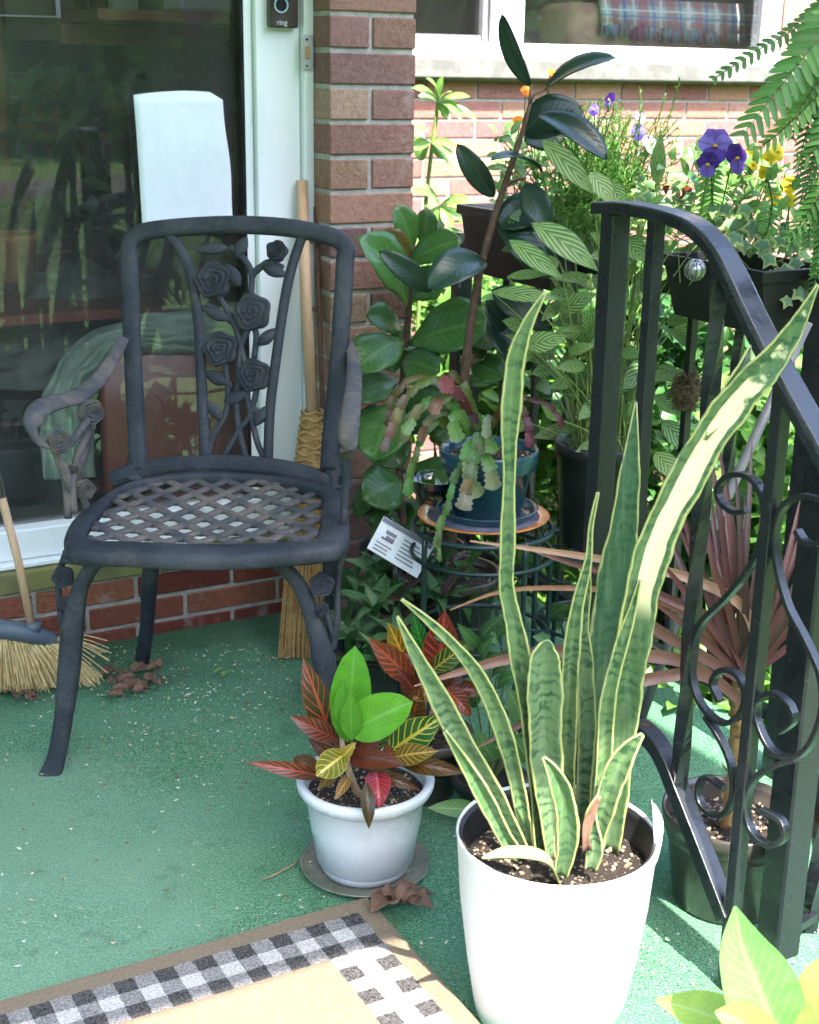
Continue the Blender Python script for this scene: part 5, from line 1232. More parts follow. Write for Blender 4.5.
# low leafy syngonium by the white pot
lp_ = thing('low_leafy_plant', V((.13, 1.95, 0)), 'low green leafy plant on the carpet behind the white pot', 'plant'); o = lp_.location.copy()
m = MB(); m.lathe(o, pot_prof(.04, .055, .07)); m.build('pot', M['pot_black'], lp_)
fm = MB()
for (x0, y0, x1, y1, w, d) in ((478, 812, 428, 808, 20, 1.72), (500, 730, 486, 700, 26, 1.9), (520, 720, 508, 688, 24, 1.92), (495, 760, 478, 730, 24, 1.88), (530, 760, 512, 732, 24, 1.85), (500, 700, 478, 705, 18, 1.95), (484, 800, 474, 765, 20, 1.8), (545, 720, 560, 690, 22, 1.95), (512, 745, 496, 748, 16, 1.84), (480, 770, 466, 780, 14, 1.8)):
    L(fm, x0, y0, x1, y1, w, d, d - .03, shape='ovate', c=jit((.10, .20, .06), .25), c2=(.25, .36, .16))
for k in range(70):
    x, y = rnd.uniform(432, 570), rnd.uniform(560, 730); d_ = rnd.uniform(2.0, 2.12) if y > 640 else rnd.uniform(2.42, 2.6)
    L(fm, x, y, x + rnd.uniform(-26, 26), y - rnd.uniform(2, 26), rnd.uniform(12, 20), d_, shape='ovate', c=jit((.06, .15, .045), .35), c2=(.16, .26, .10))
for k in range(16): a = at(rnd.uniform(460, 560), rnd.uniform(640, 740), d=2.02); fm.tube([o + UP * .05, a], .0013, 4, c=(.1, .15, .04), cap=False)
fm.build('foliage', M['vein_leaf'], lp_)

# cordyline
cd2 = V((.452, 1.725, 0))
cy = thing('potted_cordyline', cd2, 'burgundy strap leaved plant in a dark brown pot behind the railing', 'plant')
m = MB(); m.lathe(cd2, [(.068, 0), (.072, .004), (.086, .1), (.0885, .102), (.0895, .106), (.091, .114), (.0935, .116), (.096, .137), (.0955, .142), (.0925, .142), (.089, .13), (.07, .02), (0, .02)], 64); m.build('pot', M['pot_brown'], cy)
soil(cy, cd2, .087, .112, 170, 21)
crown = at(738, 668, d=1.72)
m = MB(); tr = cat([cd2 + V((-.005, 0, .11)), at(735, 760, d=1.722), at(737, 710, d=1.72), crown], 5); m.tube(tr, [.010, .009, .009, .008], 8)
for k in range(70):
    t = rnd.random(); q = tr[int(t * (len(tr) - 1))]; a = rnd.uniform(0, 6.28); dv = V((math.cos(a), math.sin(a), .9)).normalized()
    leaf3(m, q, q + dv * rnd.uniform(.014, .026), .009, 'lance', .1, V((dv.x, dv.y, -.4)), .3, n=3, nx=2)
m.build('trunk', M['corn'], cy)
fm = MB(); ST = [
 ([(757, 645), (742, 606), (694, 580), (640, 566), (600, 559), (540, 550), (470, 541)], [12, 13, 13, 12, 10, 7, 2], 1.70, 1.72, (.44, .25, .15)), ([(745, 670), (720, 625), (670, 600), (620, 578), (560, 560), (520, 545)], [12, 13, 12, 9, 6, 2], 1.71, 1.75, (.20, .085, .07)),
 ([(742, 680), (700, 655), (650, 625), (615, 590), (598, 566)], [12, 15, 15, 11, 3], 1.70, 1.66, (.20, .095, .07)), ([(740, 690), (700, 625), (640, 595), (560, 588), (500, 592), (450, 610)], [10, 10, 9, 7, 5, 2], 1.72, 1.78, (.36, .17, .09)),
 ([(742, 700), (690, 664), (640, 655), (570, 651), (512, 658), (460, 672), (414, 686)], [12, 16, 17, 16, 14, 9, 2], 1.70, 1.62, (.24, .12, .085)), ([(745, 705), (705, 676), (660, 677), (600, 692), (540, 715), (476, 748)], [12, 15, 16, 15, 11, 2], 1.70, 1.64, (.24, .12, .09))]
for P_, w_, d0, d1, c in ST:
    q = cat([V((*p, w)) for p, w in zip(P_, w_)], 5); n = len(q); P = [at(s.x, s.y, d=d0 + (d1 - d0) * i / (n - 1)) for i, s in enumerate(q)]
    fm.ribbon(P, [max(.001, s.z * .8 * mpp(P[0])) for s in q], V((0, -1, .35)), .3, c, tuple(x * 1.4 for x in c), 4)
for (tx, ty, w, dd, bow) in [(668, 470, 9, .05, 5), (690, 452, 8, .1, 3), (700, 400, 8, .12, 0), (676, 520, 10, .0, 8), (716, 430, 9, .08, 0), (735, 470, 9, .06, 0), (752, 440, 9, .12, 0), (765, 480, 10, .1, -4), (782, 460, 9, .12, -4), (800, 500, 10, .08, -8), (812, 540, 10, .05, -10), (830, 570, 9, .0, -12), (660, 560, 10, -.03, 12), (650, 600, 9, -.06, 14), (700, 500, 9, .14, 2), (725, 510, 9, .15, 0), (780, 560, 10, -.03, -8), (800, 590, 9, -.05, -10), (690, 540, 8, .12, 6), (770, 520, 8, .15, -4), (745, 560, 9, -.02, 0), (712, 560, 9, -.03, 4), (830, 520, 9, .1, -12), (680, 600, 8, .1, 8), (655, 500, 8, .12, 10), (800, 640, 9, .0, -12), (745, 500, 8, .1, 0), (760, 600, 9, -.05, -3), (705, 470, 8, .15, 3), (790, 420, 8, .16, -3), (820, 470, 8, .14, -8)]:
    a = at(738 + rnd.uniform(-8, 8), 690 + rnd.uniform(-25, 15), d=1.72); b = at(tx, ty, d=1.72 + dd); q = cat([a, a.lerp(b, .5) + V((-bow * .0012, 0, .02)) + V((0, -.01, 0)), b], 7)
    c = jit((.14, .055, .05) if rnd.random() < .7 else (.10, .05, .04), .3); fm.ribbon(q, [w * .78 * mpp(a) * PROF['strap'](i / 14) + .0006 for i in range(15)], V((rnd.uniform(-.3, .3), -1, .3)), .35, c, tuple(x * 1.6 for x in c), 4)
fm.build('foliage', M['strap'], cy)

# broad light plant in the lower right corner
bp = thing('potted_broadleaf', at(800, 1110, d=1.27), 'lime green broad leaved plant at the lower right corner', 'plant'); o = V((bp.location.x, bp.location.y, 0)); bp.location = o
m = MB(); m.lathe(o, pot_prof(.05, .07, .08)); m.build('pot', M['pot_brown'], bp)
for P_, w_, d0, d1, c in [([(790, 1075), (775, 1030), (757, 985), (742, 945), (735, 906)], [14, 66, 76, 52, 3], 1.26, 1.26, (.19, .41, .12)), ([(800, 1070), (812, 1020), (826, 980), (850, 950)], [14, 50, 46, 3], 1.25, 1.28, (.24, .40, .08)), ([(785, 1060), (740, 1030), (700, 1012), (656, 1000)], [14, 44, 44, 3], 1.27, 1.33, (.34, .46, .10)), ([(790, 1075), (760, 1040), (736, 1020), (715, 1012)], [14, 46, 40, 3], 1.22, 1.22, (.28, .42, .09)), ([(800, 1080), (820, 1040), (840, 1010), (860, 1000)], [14, 56, 50, 3], 1.2, 1.18, (.26, .42, .08)), ([(790, 1090), (800, 1040), (795, 1000), (770, 975)], [10, 40, 36, 3], 1.31, 1.36, (.2, .36, .07)), ([(806, 1075), (812, 1035), (800, 1005), (790, 985)], [14, 44, 40, 3], 1.33, 1.38, (.2, .34, .06))]:
    q = cat([V((*p, w)) for p, w in zip(P_, w_)], 6); n = len(q); P = [at(s.x, s.y, d=d0 + (d1 - d0) * i / (n - 1)) for i, s in enumerate(q)]; m = MB()
    m.ribbon(P, [max(.001, s.z * mpp(P[0])) for s in q], V((-.2, -.9, .8)), .35, c, (.62, .68, .32), 8, wave=.006); m.build('leaf', M['broad_leaf'], bp)
    
# ------------------------------------------------------------------ planters on the side railing
def planter(b0, b1, ztp, label, dirt=0):
    t = thing('planter_box', hp(SA, (b0 + b1) / 2, ztp - .14), label, 'planter'); m = MB()
    lo, hi = .050, .072; zt_, zb_ = ztp, ztp - (.135 if b0 < .5 else .10); n0 = len(m.v)
    for (w, z, e) in ((lo, zb_, .012), (hi - .004, zt_ - .02, .002), (hi + .004, zt_ - .018, -.004), (hi + .004, zt_, -.004), (hi - .004, zt_, .004), (hi - .01, zt_ - .03, .01)):
        m.v += [hp(SA - w - .09 + .07, b0 + e, z), hp(SA + w - .09 + .07, b0 + e, z), hp(SA + w - .09 + .07, b1 - e, z), hp(SA - w - .09 + .07, b1 - e, z)]
    for k in range(5):
        for i in range(4): m.face([n0 + k * 4 + i, n0 + k * 4 + (i + 1) % 4, n0 + (k + 1) * 4 + (i + 1) % 4, n0 + (k + 1) * 4 + i])
    m.face([n0, n0 + 1, n0 + 2, n0 + 3]); m.build('box', M['box_black'], t, smooth=False, bevel=.002)
    m = MB(); m.box(hp(SA - .08, b0 + .012, zt_ - .04), HU * .12, HN * (b1 - b0 - .024), UP * .012); m.build('soil', M['soil'], t, smooth=False)
    return t
zpa = SP(500, 203).z
PA_ = planter(.10, .42, zpa, 'black planter box of feathery fern and orange and violet pansies'); 
zpb = SP(730, 262).z + .012
PB_ = planter(.76, 1.0, zpb, 'black planter box of variegated ivy and purple and yellow pansies')
def needles(mb, base, top, n, ln, c):
    P = cat([base, base.lerp(top, .5) + V((rnd.uniform(-.015, .015), rnd.uniform(-.015, .015), .01)), top], 6); mb.tube(P, .0008, 3, c=(.12, .2, .04), cap=False)
    for k in range(n):
        t = .15 + .85 * k / n; i = min(int(t * (len(P) - 1)), len(P) - 2); p = P[i].lerp(P[i + 1], t * (len(P) - 1) - i); T = (P[i + 1] - P[i]).normalized()
        dv = (T * .6 + V((rnd.uniform(-1, 1), rnd.uniform(-1, 1), rnd.uniform(-1, 1)))).normalized(); l = ln * (1.15 - t * .6) * rnd.uniform(.6, 1.1); w = dv.cross(V((rnd.random(), 1, rnd.random()))).normalized() * .0013
        b = len(mb.v); mb.v += [p - w, p + w, p + dv * l]; mb.face([b, b + 1, b + 2], [(0, 0), (1, 0), (.5, 1)], c=jit(c, .3))
fm = MB()
for k in range(300):
    x0, y0 = rnd.uniform(545, 660), 218; x1 = rnd.gauss(608, 36); y1 = rnd.uniform(95, 235) + abs(x1 - 605) * .35
    d = rnd.uniform(2.42, 2.62); a = at(x0 + (x1 - x0) * .3, 216, d=2.52); b = at(x1, y1, d=d)
    needles(fm, a, b, 40, .018, (.12, .30, .06) if rnd.random() < .7 else (.22, .42, .10))
for (x1, y1) in ((665, 95), (680, 78), (672, 110), (640, 88)): needles(fm, at(630, 200, d=2.5), at(x1, y1, d=2.46), 60, .013, (.2, .34, .1))
for k in range(40): needles(fm, at(rnd.uniform(570, 600), 215, d=2.46), at(rnd.uniform(565, 605), rnd.uniform(225, 262), d=2.40), 34, .015, (.12, .26, .06))
fm.build('asparagus_fern', M['plain_leaf'], PA_)
fm = MB()
for k in range(230):
    x = rnd.uniform(496, 600); y = rnd.uniform(128, 212); d = rnd.uniform(2.5, 2.8); a = at(x, y, d=d); dv = V((rnd.uniform(-1, 1), rnd.uniform(-1, .5), rnd.uniform(-.3, 1))).normalized()
    leaf3(fm, a, a + dv * rnd.uniform(.018, .034), .014, 'ovate', .1, None, .2, jit((.13, .26, .07), .3), (.25, .4, .15), 4, 2)
for k in range(30): a = at(rnd.uniform(500, 590), 214, d=2.65); fm.tube([a, at(rnd.uniform(498, 600), rnd.uniform(130, 180), d=2.62)], .0012, 4, c=(.14, .24, .06), cap=False)
fm.build('foliage', M['vein_leaf'], PA_)
def pansy(parent, x, y, d, r, cols, face=V((0, -1, .25)), name='flower', base=None):
    c = at(x, y, d=d); face = face.normalized(); m = MB(); X = UP.cross(face).normalized(); Y = face.cross(X); rr = r * mpp(c)
    for (an, rad, ci, off, wd) in ((65, 1.0, 0, -.0016, 1.05), (115, 1.0, 0, -.001, 1.05), (165, .95, 1, .0, .95), (15, .95, 1, .0006, .95), (270, 1.05, 2, .0012, 1.25)):
        a = R(an); dv = X * math.cos(a) + Y * math.sin(a); p = c + face * off
        leaf3(m, p - dv * rr * .12, p + dv * rr * rad, rr * wd, 'ell', .10, face, -.1, cols[ci], cols[3] if ci else cols[0], 8, 6, .04)
    m.lathe(c + face * .003 - UP * .002, [(rr * .16, 0), (rr * .13, .003), (0, .004)], 8, c=lin('#f0c030'))
    e = base or (c + V((rnd.uniform(-.02, .02), .04, -.09))); m.tube(cat([c - face * .002, c - face * .01 - UP * .015, e], 4), .0012, 5, c=(.12, .25, .06), cap=False)
    return m.build(name, M['petal'], parent)
PU = (lin('#6a55b8'), lin('#8a78d8'), lin('#5b3fae'), lin('#2a1450')); DP = (lin('#3c1f7a'), lin('#4a2690'), lin('#7a5cc8'), lin('#24104a')); YE = (lin('#f0d818'), lin('#f4e030'), lin('#e8c810'), lin('#d8a810')); OR = (lin('#f08a18'), lin('#f49a28'), lin('#e87810'), lin('#c05008')); WV = (lin('#a89ad8'), lin('#e8e4f0'), lin('#dcd8ec'), lin('#5a3a9a')); WH = (lin('#e8e8ea'), lin('#eeeeee'), lin('#e4e4e8'), lin('#c8c070'))
for (x, y, r, c, f) in ((610, 100, 8, DP, V((-.8, -.6, .2))), (594, 110, 6, PU, V((-.3, -1, .2))), (638, 132, 9, PU, V((.3, -1, .1))), (650, 144, 10, WV, V((.5, -.8, .3))), (640, 118, 6, WV, V((.2, -1, .4))), (652, 168, 5, WV, V((0, -1, .2)))): pansy(PA_, x, y, 2.47, r, c, f)
for (x, y, r) in ((552, 73, 6), (526, 91, 6.5), (518, 121, 6.5), (552, 78, 4)): pansy(PA_, x, y, 2.62, r, OR, V((rnd.uniform(-.8, .8), -.8, .5)))
pansy(PA_, 646, 140, 2.5, 5, WV)
iv = MB()
def ivy(mb, c, r, nrm, up_, col, cream):
    nrm = nrm.normalized(); X = up_.cross(nrm).normalized(); Y = nrm.cross(X); b = len(mb.v); mb.v.append(c + nrm * .002)
    rad = [1.0, .52, .82, .45, .55, .30, .55, .45, .82, .52]; n = len(rad)
    for q, hgt in ((.72, .0015), (1, -.002)):
        for i in range(n):
            a = math.pi / 2 + 2 * math.pi * i / n; rr = r * rad[i] * q; mb.v.append(c + X * math.cos(a) * rr + Y * math.sin(a) * rr + nrm * (hgt - .15 * r * (rad[i] > .7) * q * q))
    for i in range(n):
        j = (i + 1) % n; mb.face([b, b + 1 + i, b + 1 + j], [(.5, .5)] * 3, c=col, c2=col); mb.face([b + 1 + i, b + 1 + n + i, b + 1 + n + j, b + 1 + j], [(.5, .5)] * 4, c=cream, c2=cream)
IV = [(733, 224, 14), (736, 237, 12), (753, 228, 13), (763, 244, 11), (783, 272, 15), (792, 281, 12), (776, 292, 11), (665, 203, 12), (650, 196, 11), (712, 208, 9), (640, 200, 11), (690, 196, 9), (675, 214, 9), (745, 208, 11), (770, 258, 10), (800, 292, 11), (772, 274, 9), (725, 208, 10), (655, 212, 10), (744, 244, 9), (796, 262, 10), (630, 208, 9), (765, 226, 9), (780, 240, 9), (805, 275, 9), (812, 300, 10), (788, 300, 8)]
for (x, y, r) in IV:
    r *= 1.3
    c = at(x, y, d=2.14 + rnd.uniform(-.05, .08) if x > 700 else 2.30); ivy(iv, c, r * mpp(c), V((rnd.uniform(-.4, .4), -1, rnd.uniform(.1, .9))), -UP + V((rnd.uniform(-.6, .6), 0, 0)), jit((.17, .30, .17), .2), jit((.50, .55, .25), .12))
for k in range(110):
    x = rnd.uniform(635, 815); y = 188 + (x - 635) * .35 + rnd.uniform(-20, 28); c = at(x, y, d=2.36 - (x - 635) * .001 + rnd.uniform(-.03, .1)); ivy(iv, c, rnd.uniform(6, 10) * mpp(c), V((rnd.uniform(-.6, .6), -1, rnd.uniform(.1, 1))), V((rnd.uniform(-1, 1), 0, -1)), jit((.14, .28, .12), .3), jit((.42, .5, .22), .2))
for k in range(16):
    a = at(rnd.uniform(660, 780), 235, d=2.24); e = at(rnd.uniform(650, 812), rnd.uniform(190, 300), d=2.2); iv.tube(cat([a, a.lerp(e, .5) + UP * .02, e], 4), .0011, 4, c=(.2, .25, .08), cap=False)
iv.build('ivy', M['petal'], PB_)
fm = MB()
for k in range(340):
    x = rnd.gauss(735, 40); y = rnd.uniform(150, 235) + max(0, (x - 735)) * .5; x = min(max(x, 645), 815); a = at(x, y, d=rnd.uniform(2.2, 2.45)); dv = V((rnd.uniform(-1, 1), rnd.uniform(-1, .5), rnd.uniform(-.3, 1))).normalized()
    leaf3(fm, a, a + dv * rnd.uniform(.018, .034), .014, 'ovate', .1, None, .2, jit((.15, .30, .07), .3), (.3, .45, .15), 4, 2)
L(fm, 700, 195, 680, 170, 17, 2.32, shape='ovate', c=(.06, .16, .05), c2=(.1, .2, .08)); L(fm, 700, 190, 694, 180, 12, 2.30, shape='ovate', c=(.06, .16, .05), c2=(.1, .2, .08))
L(fm, 752, 160, 753, 142, 16, 2.2, shape='ovate', c=(.10, .2, .05), c2=(.15, .26, .1))
fm.build('foliage', M['vein_leaf'], PB_)
pansy(PB_, 715, 146, 2.12, 19, PU, V((-.2, -1, .25))); pansy(PB_, 708, 164, 2.10, 13, DP, V((-.3, -1, -.1))); pansy(PB_, 736, 158, 2.11, 16, DP, V((.6, -1, .2)))
for (x, y, r) in ((748, 157, 6), (768, 160, 9), (777, 152, 8), (790, 185, 8), (774, 197, 7), (790, 200, 6), (764, 172, 6), (753, 225 - 60, 5)): pansy(PB_, x, y, 2.26, r * 1.25, YE, V((rnd.uniform(-.8, .8), -.8, .4)))
for (x, y, r) in ((693, 150, 7), (770, 178, 7), (700, 166, 5), (783, 170, 5)): pansy(PB_, x, y, 2.36, r, WH, V((rnd.uniform(-.6, .6), -.8, .4)))
m = MB()
for k in range(8): a = at(rnd.uniform(664, 684), rnd.uniform(190, 202), d=2.33); leaf3(m, a, a + V((rnd.uniform(-.02, .02), -.01, rnd.uniform(-.01, .02))), .018, 'ovate', .1, None, .2, jit((.16, .04, .015), .3), (.2, .05, .02), 4, 2)
m.build('dark_blooms', M['petal'], PB_)
gb = thing('glass_bauble', at(695, 270, d=2.02), 'small clear glass bauble hanging from the curved handrail', 'ornament')
q = at(695, 270, d=2.02); m = MB(); r_ = .013; m.lathe(q - UP * r_, [(0, 0)] + [(r_ * math.sin(math.pi * i / 12), r_ - r_ * math.cos(math.pi * i / 12)) for i in range(1, 12)] + [(0, 2 * r_)], 20); m.build('ball', M['chrome'], gb)
m = MB()
for k in range(4):
    a0 = k * .8; m.tube([q + V((math.cos(a0) * math.sin(a) * (r_ + .002), math.sin(a0) * math.sin(a) * (r_ + .002), math.cos(a) * (r_ + .002))) for a in [i * math.pi / 10 for i in range(21)]], .0009, 4, cap=False)
m.tube([q + UP * r_, q + UP * .045 + V((.004, -.02, 0))], .0006, 4); m.build('wire_cage', M['chrome'], gb)

# ------------------------------------------------------------------ hanging fern
hf_c = at(905, 45, d=2.02)
hf = thing('hanging_fern', hf_c - UP * .1, 'sword fern in a hanging basket with long arching green fronds', 'fern')
m = MB(); m.lathe(hf_c - UP * .13, [(.05, 0), (.09, .03), (.115, .09), (.12, .12), (.115, .12), (.1, .09), (0, .07)], 40); m.build('basket', M['coir'], hf)
m = MB()
for k in range(3):
    a = k * 2.09 + .4; m.tube([hf_c + V((math.cos(a) * .115, math.sin(a) * .115, -.01)), hf_c + UP * .55], .0012, 5)
m.tube([hf_c + UP * .55, V((hf_c.x, hf_c.y, 2.42))], .002, 5); m.build('hanger', M['wire'], hf)
def frond(mb, P, ln, c, wratio=.30, sp_=.0085, nrm=V((-.2, -1, .5)), tip=.35, drop=.15):
    q = cat(P, 8); L_ = [0]
    for i in range(1, len(q)): L_.append(L_[-1] + (q[i] - q[i - 1]).length)
    n = int(L_[-1] / sp_); mb.tube(q, [.0017, .0008], 4, c=(.10, .14, .04), cap=False)
    for k in range(n):
        s = L_[-1] * (k + .5) / n; i = max(j for j in range(len(L_)) if L_[j] <= s); i = min(i, len(q) - 2); p = q[i].lerp(q[i + 1], (s - L_[i]) / max(1e-6, L_[i + 1] - L_[i])); T = (q[i + 1] - q[i]).normalized()
        N_ = nrm.normalized(); S_ = T.cross(N_).normalized(); t = k / n; l = ln * min(1, .55 + t * 2) * (1 - t) ** tip * rnd.uniform(.9, 1.1)
        for sg_ in (-1, 1):
            dv = (S_ * sg_ + T * (.25 + .5 * t) - UP * drop + N_ * rnd.uniform(-.15, .15)).normalized(); a = p; b = p + dv * l; cc_ = jit(c, .2)
            w = l * wratio; pts = [a.lerp(b, u) - UP * (.12 * l * u * u) for u in (0, .15, .5, .85, 1)]; mb.ribbon(pts, [w * .75, w, w * .95, w * .7, w * .15], N_, .15, cc_, tuple(x * 1.3 for x in cc_), 2)
fm = MB(); dk_, lt_ = (.045, .13, .025), (.16, .33, .07)
def F(pts, ln, c, **k): frond(fm, [at(x, y, d=d) for x, y, d in pts], ln * mpp(hf_c), c, **k)
F([(900, -60, 2.0), (850, -20, 1.98), (800, 25, 1.95), (758, 50, 1.93), (712, 80, 1.92)], 13, dk_, wratio=.5, sp_=.011, tip=.2)
F([(905, 0, 2.0), (860, 0, 1.95), (818, 40, 1.9), (778, 90, 1.88), (742, 136, 1.88)], 36, (.07, .19, .04), wratio=.32, sp_=.0125, tip=.3)
F([(905, 20, 2.0), (862, 30, 1.97), (822, 76, 1.95), (792, 120, 1.94), (758, 150, 1.95)], 27, (.16, .34, .07), wratio=.32, sp_=.0105, tip=.35)
F([(905, 20, 2.0), (870, 50, 1.97), (840, 110, 1.93), (815, 150, 1.92), (796, 160, 1.93)], 30, (.10, .25, .05), wratio=.32, sp_=.0115, tip=.35)
F([(905, -20, 2.0), (870, -20, 1.97), (835, 10, 1.93), (800, 45, 1.92), (786, 70, 1.93)], 26, (.12, .28, .06), wratio=.32, sp_=.0105, tip=.35)
F([(905, 40, 2.0), (870, 90, 1.97), (835, 170, 1.93), (806, 215, 1.94), (786, 240, 1.95)], 24, (.14, .32, .06), wratio=.32, sp_=.0100, tip=.35)
F([(905, 20, 2.0), (850, 60, 1.95), (815, 98, 1.94), (785, 128, 1.94), (762, 145, 1.95)], 19, lt_, wratio=.3, sp_=.008)
F([(900, 40, 2.0), (850, 70, 1.98), (815, 110, 1.97), (802, 150, 1.97), (797, 178, 1.98)], 17, (.13, .30, .06), wratio=.32, sp_=.008)
F([(905, 50, 2.0), (850, 110, 1.96), (822, 150, 1.95), (812, 200, 1.96), (808, 248, 1.98)], 22, (.08, .21, .04), wratio=.26, sp_=.008)
F([(905, 50, 2.0), (860, 120, 1.94), (832, 190, 1.94), (822, 240, 1.94)], 26, dk_, wratio=.26, sp_=.008)
F([(905, 10, 2.0), (870, 30, 1.98), (835, 80, 1.96), (805, 130, 1.94)], 26, dk_, wratio=.28, sp_=.009)
F([(905, 0, 2.0), (885, 15, 1.98), (850, 20, 1.96), (825, 30, 2.0)], 18, lt_, wratio=.3, sp_=.009)
F([(905, 0, 2.0), (870, -10, 1.98), (840, 50, 1.94), (810, 95, 1.92)], 24, (.06, .17, .04), wratio=.28, sp_=.01)
F([(905, 30, 2.0), (870, 60, 1.98), (842, 120, 1.98), (826, 170, 2.0)], 24, lt_, wratio=.3, sp_=.008)
F([(905, 20, 2.0), (868, 40, 1.96), (836, 100, 1.93), (812, 160, 1.93), (800, 205, 1.95)], 24, (.07, .19, .04), wratio=.32, sp_=.009)
F([(905, 40, 2.0), (868, 80, 1.98), (840, 160, 1.98), (822, 230, 2.0), (815, 275, 2.02)], 22, (.10, .26, .05), wratio=.32, sp_=.009)
F([(905, 10, 2.0), (862, 10, 1.99), (828, 50, 1.99), (806, 90, 2.0), (792, 140, 2.02)], 24, lt_, wratio=.32, sp_=.009)
F([(905, 50, 2.0), (880, 110, 1.92), (850, 190, 1.9), (826, 250, 1.9), (812, 290, 1.92)], 24, dk_, wratio=.3, sp_=.009)
for k in range(16):
    a = rnd.uniform(-1.2, 1.5); e = hf_c + V((math.cos(a) * rnd.uniform(.15, .32), math.sin(a) * rnd.uniform(.15, .32), rnd.uniform(-.28, .05))); fr_ = frond(fm, [hf_c, hf_c.lerp(e, .5) + UP * .09, e], .04, (.08, .2, .04), sp_=.009)
fm.build('fronds', M['vein_leaf'], hf)
pf = MB()
frond(pf, [at(x, y, d=d) for x, y, d in ((718, 250, 2.3), (712, 205, 2.2), (712, 165, 2.16), (714, 145, 2.16))][::-1], 20 * mpp(hf_c), (.17, .38, .08), wratio=.28, sp_=.0085, drop=0)
frond(pf, [at(x, y, d=d) for x, y, d in ((745, 250, 2.25), (765, 235, 2.18), (772, 205, 2.15), (768, 180, 2.16))][::-1], 15 * mpp(hf_c), (.2, .42, .1), wratio=.28, sp_=.0085, drop=0)
frond(pf, [at(x, y, d=d) for x, y, d in ((760, 250, 2.2), (785, 245, 2.18), (800, 225, 2.15), (806, 200, 2.16))][::-1], 13 * mpp(hf_c), (.2, .42, .1), wratio=.28, sp_=.0085, drop=0)
pf.build('fern_fronds', M['vein_leaf'], PB_)

# umbrella plant behind the pillar
sc = thing('umbrella_plant', at(430, 300, d=3.3), 'light green umbrella leaved sapling against the sunlit brick wall', 'plant')
fm = MB()
for (cx, cy, tips) in ((438, 103, ((412, 88, 12), (426, 78, 10), (443, 76, 9), (470, 97, 10), (478, 122, 9), (462, 122, 8), (448, 118, 10), (418, 96, 10), (458, 108, 9), (452, 92, 8))), (430, 142, ((410, 150, 14), (418, 160, 18), (458, 172, 15), (456, 148, 8), (416, 128, 10), (445, 160, 12))),
                       (440, 205, ((410, 190, 9), (418, 182, 8), (470, 198, 9), (478, 232, 12), (452, 228, 12), (425, 225, 12), (485, 210, 9), (440, 232, 12))), (445, 225, ((470, 250, 12), (430, 250, 12), (486, 228, 8)))):
    for (x, y, w) in tips: L(fm, cx, cy, x, y, w, 3.3, 3.26 + rnd.uniform(-.05, .05), shape='obov', c=jit((.17, .36, .07), .2), c2=(.35, .5, .2))
fm.build('foliage', M['vein_leaf'], sc)
m = MB(); bse = at(418, 320, d=3.3); m.tube(cat([V((bse.x - .05, 3.3, -.52)), bse, at(426, 200, d=3.3), at(438, 103, d=3.3)], 5), .005, 7); m.build('stem', M['stem_green'], sc)

# ------------------------------------------------------------------ garden greens beyond the railing
def shrub(c, r, h, n, col, label, ls=.05, name='garden_shrub', cat_='shrub'):
    t = thing(name, c, label, cat_, 'shrubs in the garden bed'); fm = MB(); sm2 = MB()
    cl = [(c + V((rnd.gauss(0, .45) * r, rnd.gauss(0, .45) * r, h * rnd.uniform(.25, .95))), rnd.uniform(.25, .5) * r) for _ in range(9)]
    for k in range(n):
        q, rr = cl[rnd.randrange(9)]; p = q + V((rnd.gauss(0, 1), rnd.gauss(0, 1), rnd.gauss(0, .8))) * rr * .6; p.z = max(p.z, c.z + .02)
        dv = V((rnd.uniform(-1, 1), rnd.uniform(-1, 1), rnd.uniform(-.4, .9))).normalized(); l = ls * rnd.uniform(.6, 1.3)
        leaf3(fm, p, p + dv * l, l * .48, 'ovate', .12, V((rnd.uniform(-.5, .5), rnd.uniform(-.8, .2), 1)), .25, jit(col, .35), tuple(x * 1.5 for x in col), 3, 2)
    for q, rr in cl: sm2.tube([c, c.lerp(q, .5) + V((rnd.uniform(-.03, .03), 0, 0)), q], [.008, .004, .002], 5)
    fm.build('foliage', M['vein_leaf'], t); sm2.build('branches', M['bark'], t)
GB = [(.55, 3.3, .34, 1.15, 'low lime green shrub just behind the middle of the side railing'), (.95, 2.9, .34, 1.1, 'lime shrub behind the curved handrail'), (1.35, 2.5, .36, 1.05, 'bright shrub at the right beyond the iron column'), (.35, 3.9, .36, 1.15, 'shrub beside the umbrella leaved sapling'), (.9, 3.6, .36, 1.15, 'mid green shrub under the left planter box'), (1.5, 3.3, .4, 1.15, 'leafy shrub under the right planter box'), (1.2, 4.2, .4, .75, 'shrub close to the sunlit brick wall, middle one'), (2.0, 4.4, .42, .8, 'shrub close to the sunlit brick wall, right one'), (.85, 2.45, .25, .6, 'small shrub hugging the porch edge by the cordyline'), (1.1, 2.0, .26, .6, 'small shrub by the porch edge beside the iron post'), (2.1, 2.9, .4, .9, 'shrub at the far right of the garden'), (.62, 2.95, .28, 1.2, 'shrub pressed against the outside of the side railing under the left planter box'), (.42, 3.35, .28, 1.15, 'shrub in the angle between the pillar and the side railing'), (.8, 2.62, .26, 1.05, 'shrub just outside the railing behind the black nursery pot'), (.25, 3.25, .24, 1.1, 'dark shrub directly behind the glossy fig'), (.1, 3.6, .3, 1.1, 'small shrub behind the brick pillar')]
for (x, y, r, h, lb) in GB: shrub(V((x, y, g)), r, h, 1500, rnd.choice([(.07, .20, .03), (.10, .25, .04), (.13, .30, .05), (.045, .14, .03)]), lb, .06)
